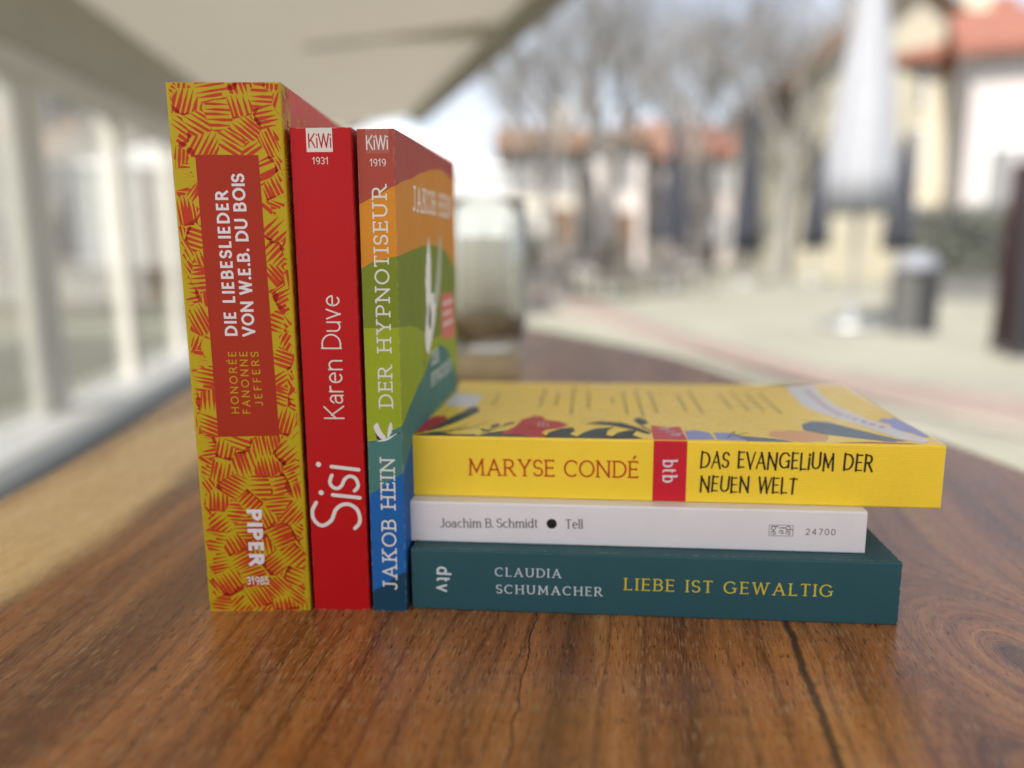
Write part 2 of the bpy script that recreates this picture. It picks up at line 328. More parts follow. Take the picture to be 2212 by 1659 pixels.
# ------------------------------------------------------------------ book builder
class Book:
    """paperback: s runs over the outside of the cover (spine 0..t, then the cover that faces the viewer), l along the height of the book"""
    def __init__(s, name, label, loc, rz, t, l, depth, lying, r=0.7, shear=0.0, splay=0.0, rib=None):
        s.t, s.l, s.depth, s.lying, s.r, s.shear, s.splay, s.rib = t, l, depth, lying, r, shear, splay, rib
        s.root = empty(name, loc, rz); tag(s.root, label, 'book')
    def prof(s, q, off):
        r, t = s.r, s.t
        if q < -r: return -off, -q
        if q < r:
            f = (q + r) / (2 * r) * math.pi / 2
            return r - (r + off) * math.cos(f), r - (r + off) * math.sin(f)
        if q <= t - r: return q, -off
        if q < t + r:
            f = (q - (t - r)) / (2 * r) * math.pi / 2
            return t - r + (r + off) * math.sin(f), r - (r + off) * math.cos(f)
        return t + off, q - t
    def P(s, q, l, off=0.0):
        if s.rib and s.r < q < s.t - s.r: off = off + s.rib(q)
        a, y = s.prof(q, off)
        if s.splay and y > 0 and a > s.t / 2: a += s.splay * y
        if s.lying: return (l / 1000, y / 1000, a / 1000)
        return (a / 1000, (y + s.shear * l) / 1000, l / 1000)
    def shell(s, name, qs, rows, mats, parent, th=0.32, smooth=True):
        """rows(q) -> list of l-values; material k between rows k and k+1"""
        mb = MB(); n = len(rows(qs[0]))
        out = [[s.P(q, l, 0) for l in rows(q)] for q in qs]; inn = [[s.P(q, l, -th) for l in rows(q)] for q in qs]
        mb.grid(out, list(range(n - 1)) if len(mats) > 1 else 0, smooth)
        mb.grid([r[::-1] for r in inn], list(range(n - 2, -1, -1)) if len(mats) > 1 else 0, smooth)
        for j in (0, n - 1):
            g = [[a[j], b[j]] for a, b in zip(out, inn)]
            mb.grid(g if j else [x[::-1] for x in g], (n - 2 if j else 0) if len(mats) > 1 else 0, False)
        for i in (0, len(qs) - 1):
            mb.grid([out[i], inn[i]] if i == 0 else [inn[i], out[i]], list(range(n - 1)) if len(mats) > 1 else 0, False)
        return mb.build(name, mats, parent)
    def qs_spine(s, side=1.5, extra=0):
        r, t = s.r, s.t
        c = [-side] + [-r + 2 * r * i / 8 for i in range(9)]
        m_ = [r + (t - 2 * r) * i / (extra + 1) for i in range(1, extra + 1)]
        return c + m_ + [t - r + 2 * r * i / 8 for i in range(9)] + [t + side]
    def body(s, mats, paper, rows=None, side=1.5, extra=0, cover_q=None):
        rows = rows or (lambda q: [0, s.l])
        s.spine = s.shell('spine', s.qs_spine(side, extra), rows, mats, s.root)
        s.front = s.shell('front_cover' if not s.lying else 'back_cover', cover_q or [s.t + side, s.t + s.depth], rows, mats, s.root)
        s.back = s.shell('back_cover' if not s.lying else 'front_cover', [-s.depth, -side], lambda q: [0, s.l], [mats[0]], s.root)
        mb = MB(); i = 0.45
        ya, yb = 0.6, s.depth - 1.0
        n = 8
        a0, a1 = i, s.t - i
        def pt(a, y, l):
            if s.splay: a = a + s.splay * y * (a / s.t)
            return (l / 1000, y / 1000, a / 1000) if s.lying else (a / 1000, (y + s.shear * l) / 1000, l / 1000)
        for (l0, l1) in ((0.4, s.l - 0.4),):
            c = [pt(a, y, l) for l in (l0, l1) for y in (ya, yb) for a in (a0, a1)]; b = len(mb.v); mb.v += c
            for k in ((0, 2, 3, 1), (4, 5, 7, 6), (0, 1, 5, 4), (2, 6, 7, 3), (0, 4, 6, 2), (1, 3, 7, 5)):
                mb.f.append(tuple(b + j for j in k)); mb.mi.append(0); mb.sm.append(False)
        s.pages = mb.build('page_block', paper, s.root)
        return s
    def S(s, x, z): return (z, x) if s.lying else (x, z)          # face mm -> (q, l) on the spine
    def spine_map(s): return (lambda x, z, off: s.P(z, x, off)) if s.lying else (lambda x, z, off: s.P(x, z, off))
    def cover_map(s): return (lambda x, d, off: s.P(s.t + d, x, off)) if s.lying else (lambda d, z, off: s.P(s.t + d, z, off))
    def art(s, name, polys, mat, parent, fmap, off=0.03, step=0.012):
        """flat printed shapes; overlapping strokes of one glyph lie a hair apart"""
        mb = MB()
        for pl in polys:
            q, k = pl if isinstance(pl, tuple) else (pl, 0)
            v = [Vector((p[0], p[1], 0)) for p in q]
            area = sum(v[i].x * v[(i + 1) % len(v)].y - v[(i + 1) % len(v)].x * v[i].y for i in range(len(v)))
            if abs(area) < 1e-7: continue
            if area < 0: v.reverse()
            pts = [fmap(p.x, p.y, off + k * step) for p in v]
            if len(v) <= 4: mb.face(pts)
            else:
                for t in tessellate_polygon([v]):
                    t = list(t)
                    ar = (v[t[1]] - v[t[0]]).cross(v[t[2]] - v[t[0]]).z
                    if ar < 0: t.reverse()
                    mb.face([pts[i] for i in t])
        return mb.build(name, mat, parent)
    def text(s, name, txt, hand, a, b, cap, mat, parent=None, fmap=None, off=0.03, seed=1, maxtrack=2.2):
        return s.art(name, lay_text(txt, hand, a, b, cap, seed, maxtrack), mat, parent or s.spine, fmap or s.spine_map(), off)
def rect(x0, y0, x1, y1): return [(x0, y0), (x1, y0), (x1, y1), (x0, y1)]
def blob(cx, cy, rx, ry, rot=0, n=20, w=0.0, seed=0):
    r = random.Random(seed); o = []
    for i in range(n):
        a = 2 * math.pi * i / n; k = 1 + r.uniform(-w, w); x, y = rx * k * math.cos(a), ry * k * math.sin(a)
        o.append((cx + x * math.cos(R(rot)) - y * math.sin(R(rot)), cy + x * math.sin(R(rot)) + y * math.cos(R(rot))))
    return o
def interp(pts, x):
    if x <= pts[0][0]: return pts[0][1]
    for (a, b), (c, d) in zip(pts, pts[1:]):
        if x <= c:
            t = (x - a) / (c - a); t = t * t * (3 - 2 * t) * .5 + t * .5; return b + (d - b) * t
    return pts[-1][1]

# colours
paper = plain('page_paper', (.72, .68, .58), .8)
white_ink = cover_paper('white_ink', (.70, .66, .68), .5)
cream_ink = cover_paper('cream_ink', (.68, .66, .60), .5)
black_ink = cover_paper('black_ink', (.015, .014, .013), .45)
grey_ink = cover_paper('dark_grey_ink', (.06, .055, .055), .5)

exec_order = None
# ================================================================== SETTING
stone = NT('square_paving')
o = stone.obj(); br = stone.n('TexBrick', {'Vector': o, 'Scale': 1.0, 'Mortar Size': .012, 'Brick Width': .6, 'Row Height': .4, 'Color1': (.275, .27, .21, 1), 'Color2': (.255, .25, .195, 1), 'Mortar': (.20, .19, .155, 1)})
stone.P(Base_Color=stone.mix(1, br.outputs[0], stone.ramp(stone.noise(o, .35, 4, .6), [(.3, .74), (.7, 1.0)]), 'MULTIPLY'), Roughness=.85)
g = MB(); g.face([(-250, -60, -.75), (250, -60, -.75), (250, 400, -.75), (-250, 400, -.75)])
tag(g.build('ground', stone.m), kind='structure')
def strip(name, pts, col, z, rough=.85):
    k = NT(name + '_stone'); o = k.obj()
    bt = k.n('TexBrick', {'Vector': o, 'Scale': 1, 'Mortar Size': .008, 'Brick Width': .2, 'Row Height': .1, 'Color1': c4(col), 'Color2': c4([c * .82 for c in col]), 'Mortar': c4([c * .6 for c in col])})
    k.P(Base_Color=k.mix(1, bt.outputs[0], k.ramp(k.noise(o, 1.2, 4, .6), [(.3, .8), (.7, 1)]), 'MULTIPLY'), Roughness=rough)
    mb = MB(); mb.face([(x, y, z) for x, y in pts]); return tag(mb.build(name, k.m), kind='structure')
# light kerb-side strip next to the terrace, pink cobble band, tan cobble band
strip('pavement', [(-.5, 11.3), (1.14, 7.04), (2.0, 4.1), (2.21, 3.16), (2.7, 1.2), (3.2, 1.2), (2.45, 3.6), (1.68, 4.7), (1.2, 7.4), (-.29, 16.3), (-.7, 20), (-1.0, 20)], (.34, .31, .245), -.746)
strip('cobbled_path', [(-.7, 20), (-.29, 16.3), (1.2, 7.4), (1.68, 4.7), (2.45, 3.6), (3.2, 1.2), (3.9, 1.2), (2.86, 4.23), (2.18, 5.25), (1.5, 8.2), (-.48, 26.3), (-.8, 34), (-1.4, 34)], (.28, .215, .18), -.746)

# ------------------------------------------------------------------ houses, trees and the rest of the square
def bricks_roof(name, c): 
    k = NT(name); o = k.obj(); x, y, z = k.xyz(o)
    wv = k.math('SINE', k.math('MULTIPLY', z, 40)); f = k.math('MULTIPLY_ADD', wv, .12, .88)
    k.P(Base_Color=k.mix(1, k.mix(k.noise(o, 2.5, 4), c4(c), c4([v * .6 for v in c])), f, 'MULTIPLY'), Roughness=.85); return k.m
roof_orange = bricks_roof('orange_roof_tiles', (.30, .155, .10)); roof_red = bricks_roof('red_roof_tiles', (.30, .115, .075)); roof_brown = bricks_roof('brown_roof_tiles', (.20, .12, .07))
pane_mat = NT('window_glass'); pane_mat.P(Base_Color=(.20, .20, .205, 1), Roughness=.1); pane_mat = pane_mat.m
frame_white = plain('white_window_frame', (.70, .69, .66), .5)
def house(label, c, rz, wd, dp, hg, wallc, roofm, ridge, cols, rowsn, win=(.9, 1.3), doors=1, group=None):
    r = empty('house', (c[0], c[1], -.75), rz); tag(r, label, 'house', group)
    wm = plain('render_' + str(int(c[0] * 10)), wallc, .85, .15, .6, .2, 30)
    b = MB(); b.box(-wd / 2, wd / 2, 0, dp, 0, hg)
    for sx in (-1, 1):
        x = sx * wd / 2
        tri = [(x, 0, hg), (x, dp, hg), (x, dp / 2, hg + ridge)]
        b.face(tri if sx > 0 else tri[::-1])
    b.build('wall', wm, r)
    ro = MB(); ov = .35; th = .18
    for sg in (0, 1):
        y0, y1 = (-ov, dp / 2) if sg == 0 else (dp + ov, dp / 2)
        z0 = hg - ov * ridge / (dp / 2); z1 = hg + ridge
        p = [(-wd / 2 - ov, y0, z0 + .03), (wd / 2 + ov, y0, z0 + .03), (wd / 2 + ov, y1, z1 + .03), (-wd / 2 - ov, y1, z1 + .03)]
        q = [(a, e, f + th) for a, e, f in p]
        ro.face(q if sg == 0 else q[::-1]); ro.face(p[::-1] if sg == 0 else p)
        for i in range(4): ro.face([p[i], p[(i + 1) % 4], q[(i + 1) % 4], q[i]])
    rf = ro.build('roof', roofm, r)
    ch = MB(); ch.box(wd * .2, wd * .2 + .6, dp * .35, dp * .35 + .6, hg + ridge * .5, hg + ridge + .9); ch.build('chimney', wm, rf)
    for i in range(cols):
        for j in range(rowsn):
            x = -wd / 2 + wd * (i + .5) / cols; z = hg * (j + .3) / rowsn
            if doors and j == 0 and i == cols // 2:
                d = MB(); d.box(x - .5, x + .5, -.06, -.003, 0.02, 2.1); d.build('door', roof_brown, r); continue
            f = MB(); ww, hh = win
            f.box(x - ww / 2 - .08, x + ww / 2 + .08, -.05, -.003, z - .08, z + hh + .08); fr = f.build('window', frame_white, r)
            pn = MB(); pn.box(x - ww / 2, x - .03, -.07, -.052, z, z + hh); pn.box(x + .03, x + ww / 2, -.07, -.052, z, z + hh); pn.build('pane', pane_mat, fr)
    return r
house('low white house with a pale rendered front and orange roof behind the bare trees', (2.8, 30.9), -.06, 3.2, 5, 4.6, (.66, .60, .58), roof_brown, .7, 2, 2)
house('grey house with a bright orange tiled roof in the middle of the row', (5.6, 33.2), -.1, 2.8, 6, 4.4, (.40, .36, .35), roof_orange, 1.6, 2, 2)
house('cream house with a small brown roof seen past the tall standing books', (0.4, 27.2), .02, 2.4, 5, 4.0, (.60, .56, .48), roof_brown, .9, 2, 2)
house('cream yellow gabled house with a brown roof just beside the closed white parasol', (11.8, 22.9), math.pi / 2, 6.0, 5.2, 4.75, (.44, .41, .32), roof_brown, 2.2, 4, 2)
house('grey pink house far back between two dark parasols', (9.6, 34), -.2, 4.5, 6, 4.6, (.48, .42, .40), roof_red, 1.4, 3, 2)
house('tall cream house with rust coloured roof behind the litter bin', (9.9, 19.8), -.35, 3.0, 5, 5.3, (.58, .52, .40), roof_red, 1.6, 2, 3)
house('white house with red orange roof at the right edge of the square', (10.1, 15.1), -.4, 3.4, 5, 4.45, (.50, .46, .45), roof_red, 1.1, 2, 1, doors=0)
house('long pale house seen through the glass screen', (-6.6, 12.5), .12, 7.2, 5, 4.4, (.60, .58, .54), roof_brown, 1.8, 4, 2, (1.0, 1.5))

bark = plain('bare_bark', (.30, .285, .265), .9, .3, 5, .5, 25)
def tree(label, x, y, h, seed, lean=0.0, spread=.55, cat='tree', group='bare trees on the square'):
    rn = random.Random(seed); r = empty('bare_tree', (x, y, -.75)); tag(r, label, cat, group)
    tk = MB(); cr = MB()
    top = h * .36
    pts = [(0, 0, 0), (lean * .3 + .03, .02, top * .35), (lean * .7 - .04, 0, top * .7), (lean, .03, top)]
    r0 = h * .016 + .04
    tk.tube(pts, [r0 * 1.35, r0, r0 * .9, r0 * .8], 10); tk.build('trunk', bark, r)
    def branch(p, d, ln, rad, lv):
        n = 3; q = [p]; dd = d.copy()
        for i in range(n):
            dd = (dd + Vector((rn.uniform(-1, 1), rn.uniform(-1, 1), rn.uniform(-.5, .8))) * .22).normalized(); q.append(q[-1] + dd * ln / n)
        cr.tube(q, [rad, rad * .85, rad * .7, rad * .5], 5 if lv < 2 else 3, 0, False)
        if lv >= 4: return
        for i in range(4 if lv < 3 else 3):
            t = rn.uniform(.35, 1.0); k = min(int(t * n), n - 1); s0 = q[k].lerp(q[k + 1], t * n - k)
            nd = (dd + Vector((rn.uniform(-1, 1), rn.uniform(-1, 1), rn.uniform(-.35, .75))) * (spread + .35)).normalized()
            branch(s0, nd, ln * rn.uniform(.55, .8), rad * .5, lv + 1)
    for i in range(5):
        a = i * 2.4 + rn.uniform(0, .6); d = Vector((math.cos(a) * spread, math.sin(a) * spread, 1)).normalized()
        branch(Vector(pts[-1]) - Vector((0, 0, rn.uniform(0, top * .25))), d, h * .32, r0 * .5, 0)
    cr.build('crown', bark, r)
for a in (('bare tree with a thick straight trunk near the middle of the row', 2.0, 19.0, 8.5, 3),
          ('slim bare tree leaning over the orange roofs', 3.9, 21.0, 8.0, 5, .35),
          ('bare tree with a wide open crown closest to the awning corner', 0.55, 16.5, 6.8, 8, -.2),
          ('bare tree with dense twigs standing in front of the grey house', 5.0, 24.0, 9.5, 11),
          ('bare tree whose branches reach toward the cream yellow gable', 6.2, 19.5, 7.6, 15, .2),
          ('young bare tree behind the rust roofed house', 8.4, 27.0, 9.0, 17)):
    tree(*a)
tree('bare tree seen through the glass screen in front of the pale house', -4.3, 9.6, 5.2, 21)

# parasols
def parasol(label, x, y, ztop, zbot, rb, rtp, mat, group, polem, tip=.25):
    r = empty('closed_parasol', (x, y, -.75)); tag(r, label, 'parasol', group)
    p = MB(); p.tube([(0, 0, .05), (0, 0, ztop + .75 + .06)], [.03, .03], 10); p.build('pole', polem, r)
    b = MB(); b.lathe([(0, 0), (.33, 0), (.33, .05), (.06, .07), (.045, .3), (.0, .3)], n=24); b.build('base', polem, r)
    h0, h1 = zbot + .75, ztop + .75
    wob = lambda k, z: 1 + .11 * math.cos(k * 2 * math.pi / 32 * 8) * min(1, max(0, (h1 - z) / 1.0))
    f = MB(); f.lathe([(.04, h0 + .02), (rb, h0), (rb * .98, h0 + (h1 - h0) * .15), (rb * .8, h0 + (h1 - h0) * .4), (rtp * 1.3, h0 + (h1 - h0) * .75), (rtp, h1 - tip), (.02, h1)], n=32, wob=wob); f.build('folded_canopy', mat, r)
white_cloth = plain('white_parasol_cloth', (.33, .34, .365), .8, .1, 3); dark_cloth = plain('dark_parasol_cloth', (.030, .033, .045), .8, .2, 3)
steel = plain('grey_steel', (.4, .4, .4), .4, .1, 5, metallic=.6)
parasol('large closed white parasol on a pole, paler and nearer than the dark ones', 3.43, 8.1, 3.3, .42, .33, .1, white_cloth, 'closed parasols', steel)
for lb, x, y, zt, zb in (('closed dark parasol in front of the orange roofs', 3.0, 16.2, 2.5, -.05), ('tall closed dark parasol at the middle of the square, topmost of the dark ones', 4.6, 16.6, 3.0, -.05),
                 ('closed dark parasol beside the cream yellow gable', 6.3, 17.4, 2.4, 0), ('closed dark parasol behind the litter bin', 7.2, 15.4, 2.2, -.05)):
    parasol(lb, x, y, zt, zb, .29, .1, dark_cloth, 'closed parasols', steel)

# litter bin, board, hedge, white stall
r = empty('litter_bin', (3.76, 7.45, -.75), -.25); tag(r, 'dark grey litter bin with a pale rounded hood on the paving', 'bin')
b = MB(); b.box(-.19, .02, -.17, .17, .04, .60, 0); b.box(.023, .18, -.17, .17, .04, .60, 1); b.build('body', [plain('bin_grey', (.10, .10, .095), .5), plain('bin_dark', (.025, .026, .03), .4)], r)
b = MB(); b.lathe([(.0, .80), (.10, .79), (.17, .74), (.205, .66), (.205, .615), (.0, .612)], n=28); b.build('hood', plain('bin_hood', (.20, .21, .235), .6), r)
b = MB(); b.box(-.18, .18, -.16, .16, 0, .037); b.build('foot', steel, r)
r = empty('sandwich_board', (4.25, 5.9, -.75), -.15); tag(r, 'black sandwich board with a dark red frame at the edge of the square', 'sign')
for sg in (-1, 1):
    bb = MB(); p = [(-.48, sg * .14, .06), (.48, sg * .14, .06), (.48, sg * .02, 1.42), (-.48, sg * .02, 1.42)]
    q = [(a, e + sg * .03, f) for a, e, f in p]
    bb.face(q if sg < 0 else q[::-1]); bb.face(p[::-1] if sg < 0 else p)
    for i in range(4): bb.face([p[i], p[(i + 1) % 4], q[(i + 1) % 4], q[i]])
    pn = bb.build('panel', plain('board_black', (.014, .014, .016), .35), r)
    fb = MB(); fb.tube([(-.5, sg * .165, .02), (-.5, sg * .035, 1.45)], [.014, .014], 6); fb.tube([(.5, sg * .165, .02), (.5, sg * .035, 1.45)], [.035, .035], 6); fb.tube([(-.5, sg * .035, 1.45), (.5, sg * .035, 1.45)], [.035, .035], 6)
    fb.build('frame', plain('board_red', (.045, .006, .007), .4), r)
leaf = plain('hedge_leaf', (.17, .18, .15), .7, .5, 9)
def hedge(label, x, y, wd, dp, hg, rz, seed):
    rn = random.Random(seed); r = empty('planter_hedge', (x, y, -.75), rz); tag(r, label, 'hedge', 'hedges in planters')
    b = MB(); b.box(-wd / 2, wd / 2, -dp / 2, dp / 2, 0, .35); b.build('planter_box', plain('planter', (.12, .12, .115), .7), r)
    f = MB()
    for i in range(int(2600 * wd * hg)):
        c = Vector((rn.uniform(-wd / 2, wd / 2), rn.uniform(-dp / 2, dp / 2) * 1.1, .33 + (hg - .33) * rn.random() * (1 - .12 * abs(math.sin(i)))))
        a = Vector((rn.uniform(-1, 1), rn.uniform(-1, 1), rn.uniform(-1, 1))).normalized() * .05; e = a.orthogonal().normalized() * .025
        f.face([c - a, c + e, c + a, c - e])
    f.build('foliage', leaf, r)
hedge('long low hedge in a dark planter beyond the litter bin', 7.1, 12.3, 1.9, .5, 1.5, -.4, 2)
hedge('short hedge in a planter beside the café tables', .05, 15.6, 1.0, .5, 1.1, 0, 3)
r = empty('market_tent', (-1.8, 10.6, -1.0), .05); tag(r, 'white market tent behind the standing books', 'tent')
tc = plain('tent_cloth', (.50, .505, .50), .8, .06, 2)
b = MB(); b.face([(-1.7, -1.4, 2.0), (1.55, -1.4, 2.0), (0, 0, 2.75)]); b.face([(1.55, -1.4, 2.0), (1.55, 1.4, 2.0), (0, 0, 2.75)]); b.face([(1.55, 1.4, 2.0), (-1.7, 1.4, 2.0), (0, 0, 2.75)]); b.face([(-1.7, 1.4, 2.0), (-1.7, -1.4, 2.0), (0, 0, 2.75)])
b.build('roof', tc, r)
b = MB(); b.box(-1.65, 1.5, -1.37, -1.35, .9, 1.995); b.box(1.48, 1.5, -1.34, 1.35, .9, 1.995); b.build('side_wall', tc, r)
for sx in (-1.6, 1.45):
    for sy in (-1.3, 1.3):
        l = MB(); l.tube([(sx, sy, .25), (sx, sy, 1.99)], [.03, .03], 8); l.build('leg', steel, r)

# café furniture
rattan = plain('grey_rattan', (.16, .14, .12), .7, .4, 30, .4, 80); cush = plain('seat_cushion', (.30, .27, .26), .8)
def chair():
    r = empty('cafe_chair'); tag(r, 'grey brown wicker café chair at the tables across the square', 'chair', 'café chairs across the square')
    b = MB(); b.box(-.24, .24, -.24, .24, .42, .48); b.build('seat', cush, r)
    b = MB(); b.grid([[(-.25 + .5 * i / 8, .24 + .05 * math.sin(math.pi * i / 8) + t, z) for i in range(9)] for z, t in ((.42, 0), (.6, .02), (.78, .05), (.92, .09))]); b.grid([[(-.25 + .5 * i / 8, .20 + .05 * math.sin(math.pi * i / 8) + t, z) for i in range(8, -1, -1)] for z, t in ((.42, 0), (.6, .02), (.78, .05), (.92, .09))]); b.build('backrest', rattan, r)
    for sx in (-.22, .22):
        for sy in (-.21, .22):
            l = MB(); l.tube([(sx, sy, .42), (sx * 1.08, sy * 1.1, 0)], [.02, .016], 6); l.build('leg', rattan, r)
    return r
def table_():
    r = empty('cafe_table'); tag(r, 'small round grey café table across the square', 'table', 'café tables across the square')
    b = MB(); b.lathe([(0, .70), (.38, .70), (.38, .73), (0, .73)], n=24); b.build('tabletop', plain('cafe_top', (.3, .28, .26), .5), r)
    b = MB(); b.tube([(0, 0, .03), (0, 0, .7)], [.03, .03], 8); b.build('column', steel, r)
    b = MB(); b.lathe([(0, 0), (.24, 0), (.2, .03), (0, .04)], n=16); b.build('foot', steel, r)
    return r
def copy_tree(o, parent=None):
    c = o.copy(); COL.objects.link(c)
    if parent: c.parent = parent
    for ch in o.children: copy_tree(ch, c)
    return c
ch0 = chair(); tb0 = table_(); firstc = firstt = True
for (x, y, a) in ((.5, 12.9, 0), (1.45, 13.4, 1), (2.5, 14.2, 2)):
    t = tb0 if firstt else copy_tree(tb0); firstt = False; t.location = (x, y, -.75)
    for k in range(3):
        c = ch0 if firstc else copy_tree(ch0); firstc = False
        an = a + k * 2.1; c.location = (x + math.sin(an) * -.62, y + math.cos(an) * .62, -.75); c.rotation_euler = (0, 0, an)

# ------------------------------------------------------------------ glazed screen on the left and awning overhead
A0 = Vector((-1.634, 1.98)); B0 = Vector((-1.907, 3.865)); D0 = (B0 - A0).normalized()
def WP(s): return A0 + D0 * s
scr = empty('glazed_screen', (*WP(0), -.75), math.atan2(D0.y, D0.x)); tag(scr, 'white framed glass screen beside the wooden table', 'screen')
sframe = plain('screen_white_paint', (.54, .52, .47), .5, .10, 3); zb = .75
def zz(z): return z + .75
b = MB(); b.box(-2.2, 5.2, -.025, .025, zz(-.60), zz(-.44)); b.build('bottom_rail', plain('rail_white', (.84, .83, .79), .4, .05, 2), scr)
b = MB(); b.box(-2.2, 5.2, -.17, -.028, zz(-.475), zz(-.445)); b.build('sill', plain('sill_white', (.82, .81, .78), .4, .05, 2), scr)
b = MB(); b.box(-2.2, 5.2, -.02, .02, zz(-.75), zz(-.603)); b.build('plinth', plain('plinth_grey', (.2, .2, .19), .8), scr)
b = MB(); b.box(-2.2, 5.2, -.025, .025, zz(.71), zz(.80)); b.build('header_rail', sframe, scr)
b = MB(); b.box(-2.2, 5.2, -.03, .03, zz(.803), zz(1.12)); b.build('upper_panel', plain('beige_panel', (.40, .375, .32), .8), scr)
gl = NT('clear_glass')
tr = gl.n('BsdfTransparent', {0: (.96, .97, .96, 1)}); gs = gl.n('BsdfGlossy', {0: (1, 1, 1, 1), 'Roughness': .02}); fr = gl.n('Fresnel', {0: 1.45})
mx = gl.n('MixShader', {0: gl.math('MULTIPLY', fr.outputs[0], .8), 1: tr.outputs[0], 2: gs.outputs[0]}); gl.t.links.new(mx.outputs[0], gl.out.inputs[0])
posts = [-1.3, .5, 1.34, 2.13, 2.95, 3.8, 4.6]
for i, s_ in enumerate(posts):
    wdp = .19 if i == 1 else .10
    b = MB(); b.box(s_ - wdp / 2, s_ + wdp / 2, -.02, .02, zz(-.437), zz(.707)); b.build('post', sframe, scr)
    if i < len(posts) - 1:
        n_ = posts[i + 1]; b = MB(); b.box(s_ + wdp / 2 + .002, n_ - .098, -.004, .004, zz(-.437), zz(.707)); b.build('glass_pane', gl.m, scr)
# awning: cloth sheet hung from the screen head to an outer edge over the table
aw = empty('awning', (0, 2, 1.1)); tag(aw, 'beige cloth awning stretched over the wooden table', 'awning')
cl = NT('awning_cloth'); o = cl.obj()
cc = cl.mix(cl.noise(o, 3, 3), (.44, .40, .325, 1), (.41, .37, .30, 1))
df = cl.n('BsdfDiffuse', {0: cc}); tl = cl.n('BsdfTranslucent', {0: cc})
mx = cl.n('MixShader', {0: .27, 1: df.outputs[0], 2: tl.outputs[0]}); cl.t.links.new(mx.outputs[0], cl.out.inputs[0])
YB = -0.98
def AL(t):                      # left edge on the screen, right edge outside
    y = YB + t * (7.0 - YB); 
    lx = -1.634 + (y - 1.98) * (-.1448) - .02
    rx = .0669 + (y - 3.6809) * (-.3133) + .02
    return lx, rx, y
rows = []
for i in range(25):
    lx, rx, y = AL(i / 24); rows.append([(lx + (rx - lx) * j / 10, y - 2, (1.125 + (1.285 - 1.125) * (j / 10) - .03 * math.sin(math.pi * j / 10)) - 1.1) for j in range(11)])
b = MB(); b.grid(rows); b.build('cloth_sheet', cl.m, aw)
beam = plain('awning_beam', (.34, .31, .245), .7)
lx, rx, y0 = AL(0); lx1, rx1, y1 = AL(1)
b = MB(); b.obox((rx - .03, y0 - 2), (rx1 - .03, y1 - 2), .12, .10, .17); b.build('edge_beam', beam, aw)
for yy in (4.0, 1.4):
    t = (yy - YB) / (7.0 - YB); lx, rx, y = AL(t)
    b = MB(); b.obox((lx + .05 + (rx - lx) * .38, y - 2), (rx - .08, y - 2), .05, .09, .155); b.build('cross_beam', plain('cross_beam_paint', (.45, .41, .33), .7), aw)

# ================================================================== TABLE
wd = NT('suar_wood'); o = wd.obj(); x, y, z = wd.xyz(o)
mth = wd.math
# grain fans out slightly over the slab
u = mth('SUBTRACT', x, mth('MULTIPLY', y, mth('MULTIPLY_ADD', x, .36, .098)))
KX, KY = .2024, -.0383
dx = mth('SUBTRACT', x, KX); dy = mth('MULTIPLY', mth('SUBTRACT', y, KY), .55)
kr = mth('SQRT', mth('ADD', mth('MULTIPLY', dx, dx), mth('MULTIPLY', dy, dy)))
kf = mth('POWER', 2.718, mth('MULTIPLY', mth('MULTIPLY', kr, kr), -1400))
low = wd.noise(wd.cxyz(mth('MULTIPLY', x, 9), mth('MULTIPLY', y, 3.2), 0), 1, 3, .5)
q = mth('ADD', u, mth('MULTIPLY', mth('SUBTRACT', low, .5), .03))
kq = mth('ADD', mth('MULTIPLY', kr, 1.1), mth('MULTIPLY', low, .02))
q = mth('ADD', mth('MULTIPLY', q, mth('SUBTRACT', 1.0, kf)), mth('MULTIPLY', kq, kf))
def nz(sx, sy, det=4, rough=.55, dist=0.0, w=0): return wd.noise(wd.cxyz(mth('MULTIPLY', q, sx), mth('MULTIPLY', y, sy), w), 1, det, rough, dist)
broad = nz(26, 1.1, 3, .5, .2); mid = nz(85, 6.5, 5, .62, .3, 3); fine = nz(430, 42, 4, .65, 0, 7)
v = mth('ADD', mth('MULTIPLY', broad, .46), mth('ADD', mth('MULTIPLY', mid, .30), mth('MULTIPLY', fine, .24)))
heart = wd.ramp(v, [(.36, (.085, .027, .008)), (.435, (.22, .078, .020)), (.50, (.33, .122, .031)), (.56, (.41, .157, .038)), (.64, (.57, .275, .092))])
# dark growth lines
ring = wd.n('TexWave', {'Vector': wd.cxyz(mth('MULTIPLY', q, 1.0), mth('MULTIPLY', y, .03), 0), 'Scale': 21, 'Distortion': 5.5, 'Detail': 3, 'Detail Scale': 2.2, 'Detail Roughness': .6}, wave_type='BANDS', bands_direction='X').outputs[1]
heart = wd.mix(mth('MULTIPLY', wd.ramp(ring, [(.0, .5), (.10, .2), (.28, 0.0)]), mth('MULTIPLY_ADD', kf, -.8, 1.0)), heart, (.075, .026, .009, 1))
# broad dark zones
dk = mth('ADD', wd.noise(wd.cxyz(mth('MULTIPLY', u, 15), mth('MULTIPLY', y, 2.0), 5), 1, 3, .55), wd.n('MapRange', {'Value': u, 'From Min': -.07, 'From Max': -.13, 'To Min': 0, 'To Max': .09}, interpolation_type='SMOOTHSTEP').outputs[0])
heart = wd.mix(wd.ramp(dk, [(.50, .0), (.66, .60)]), heart, (.085, .032, .013, 1))
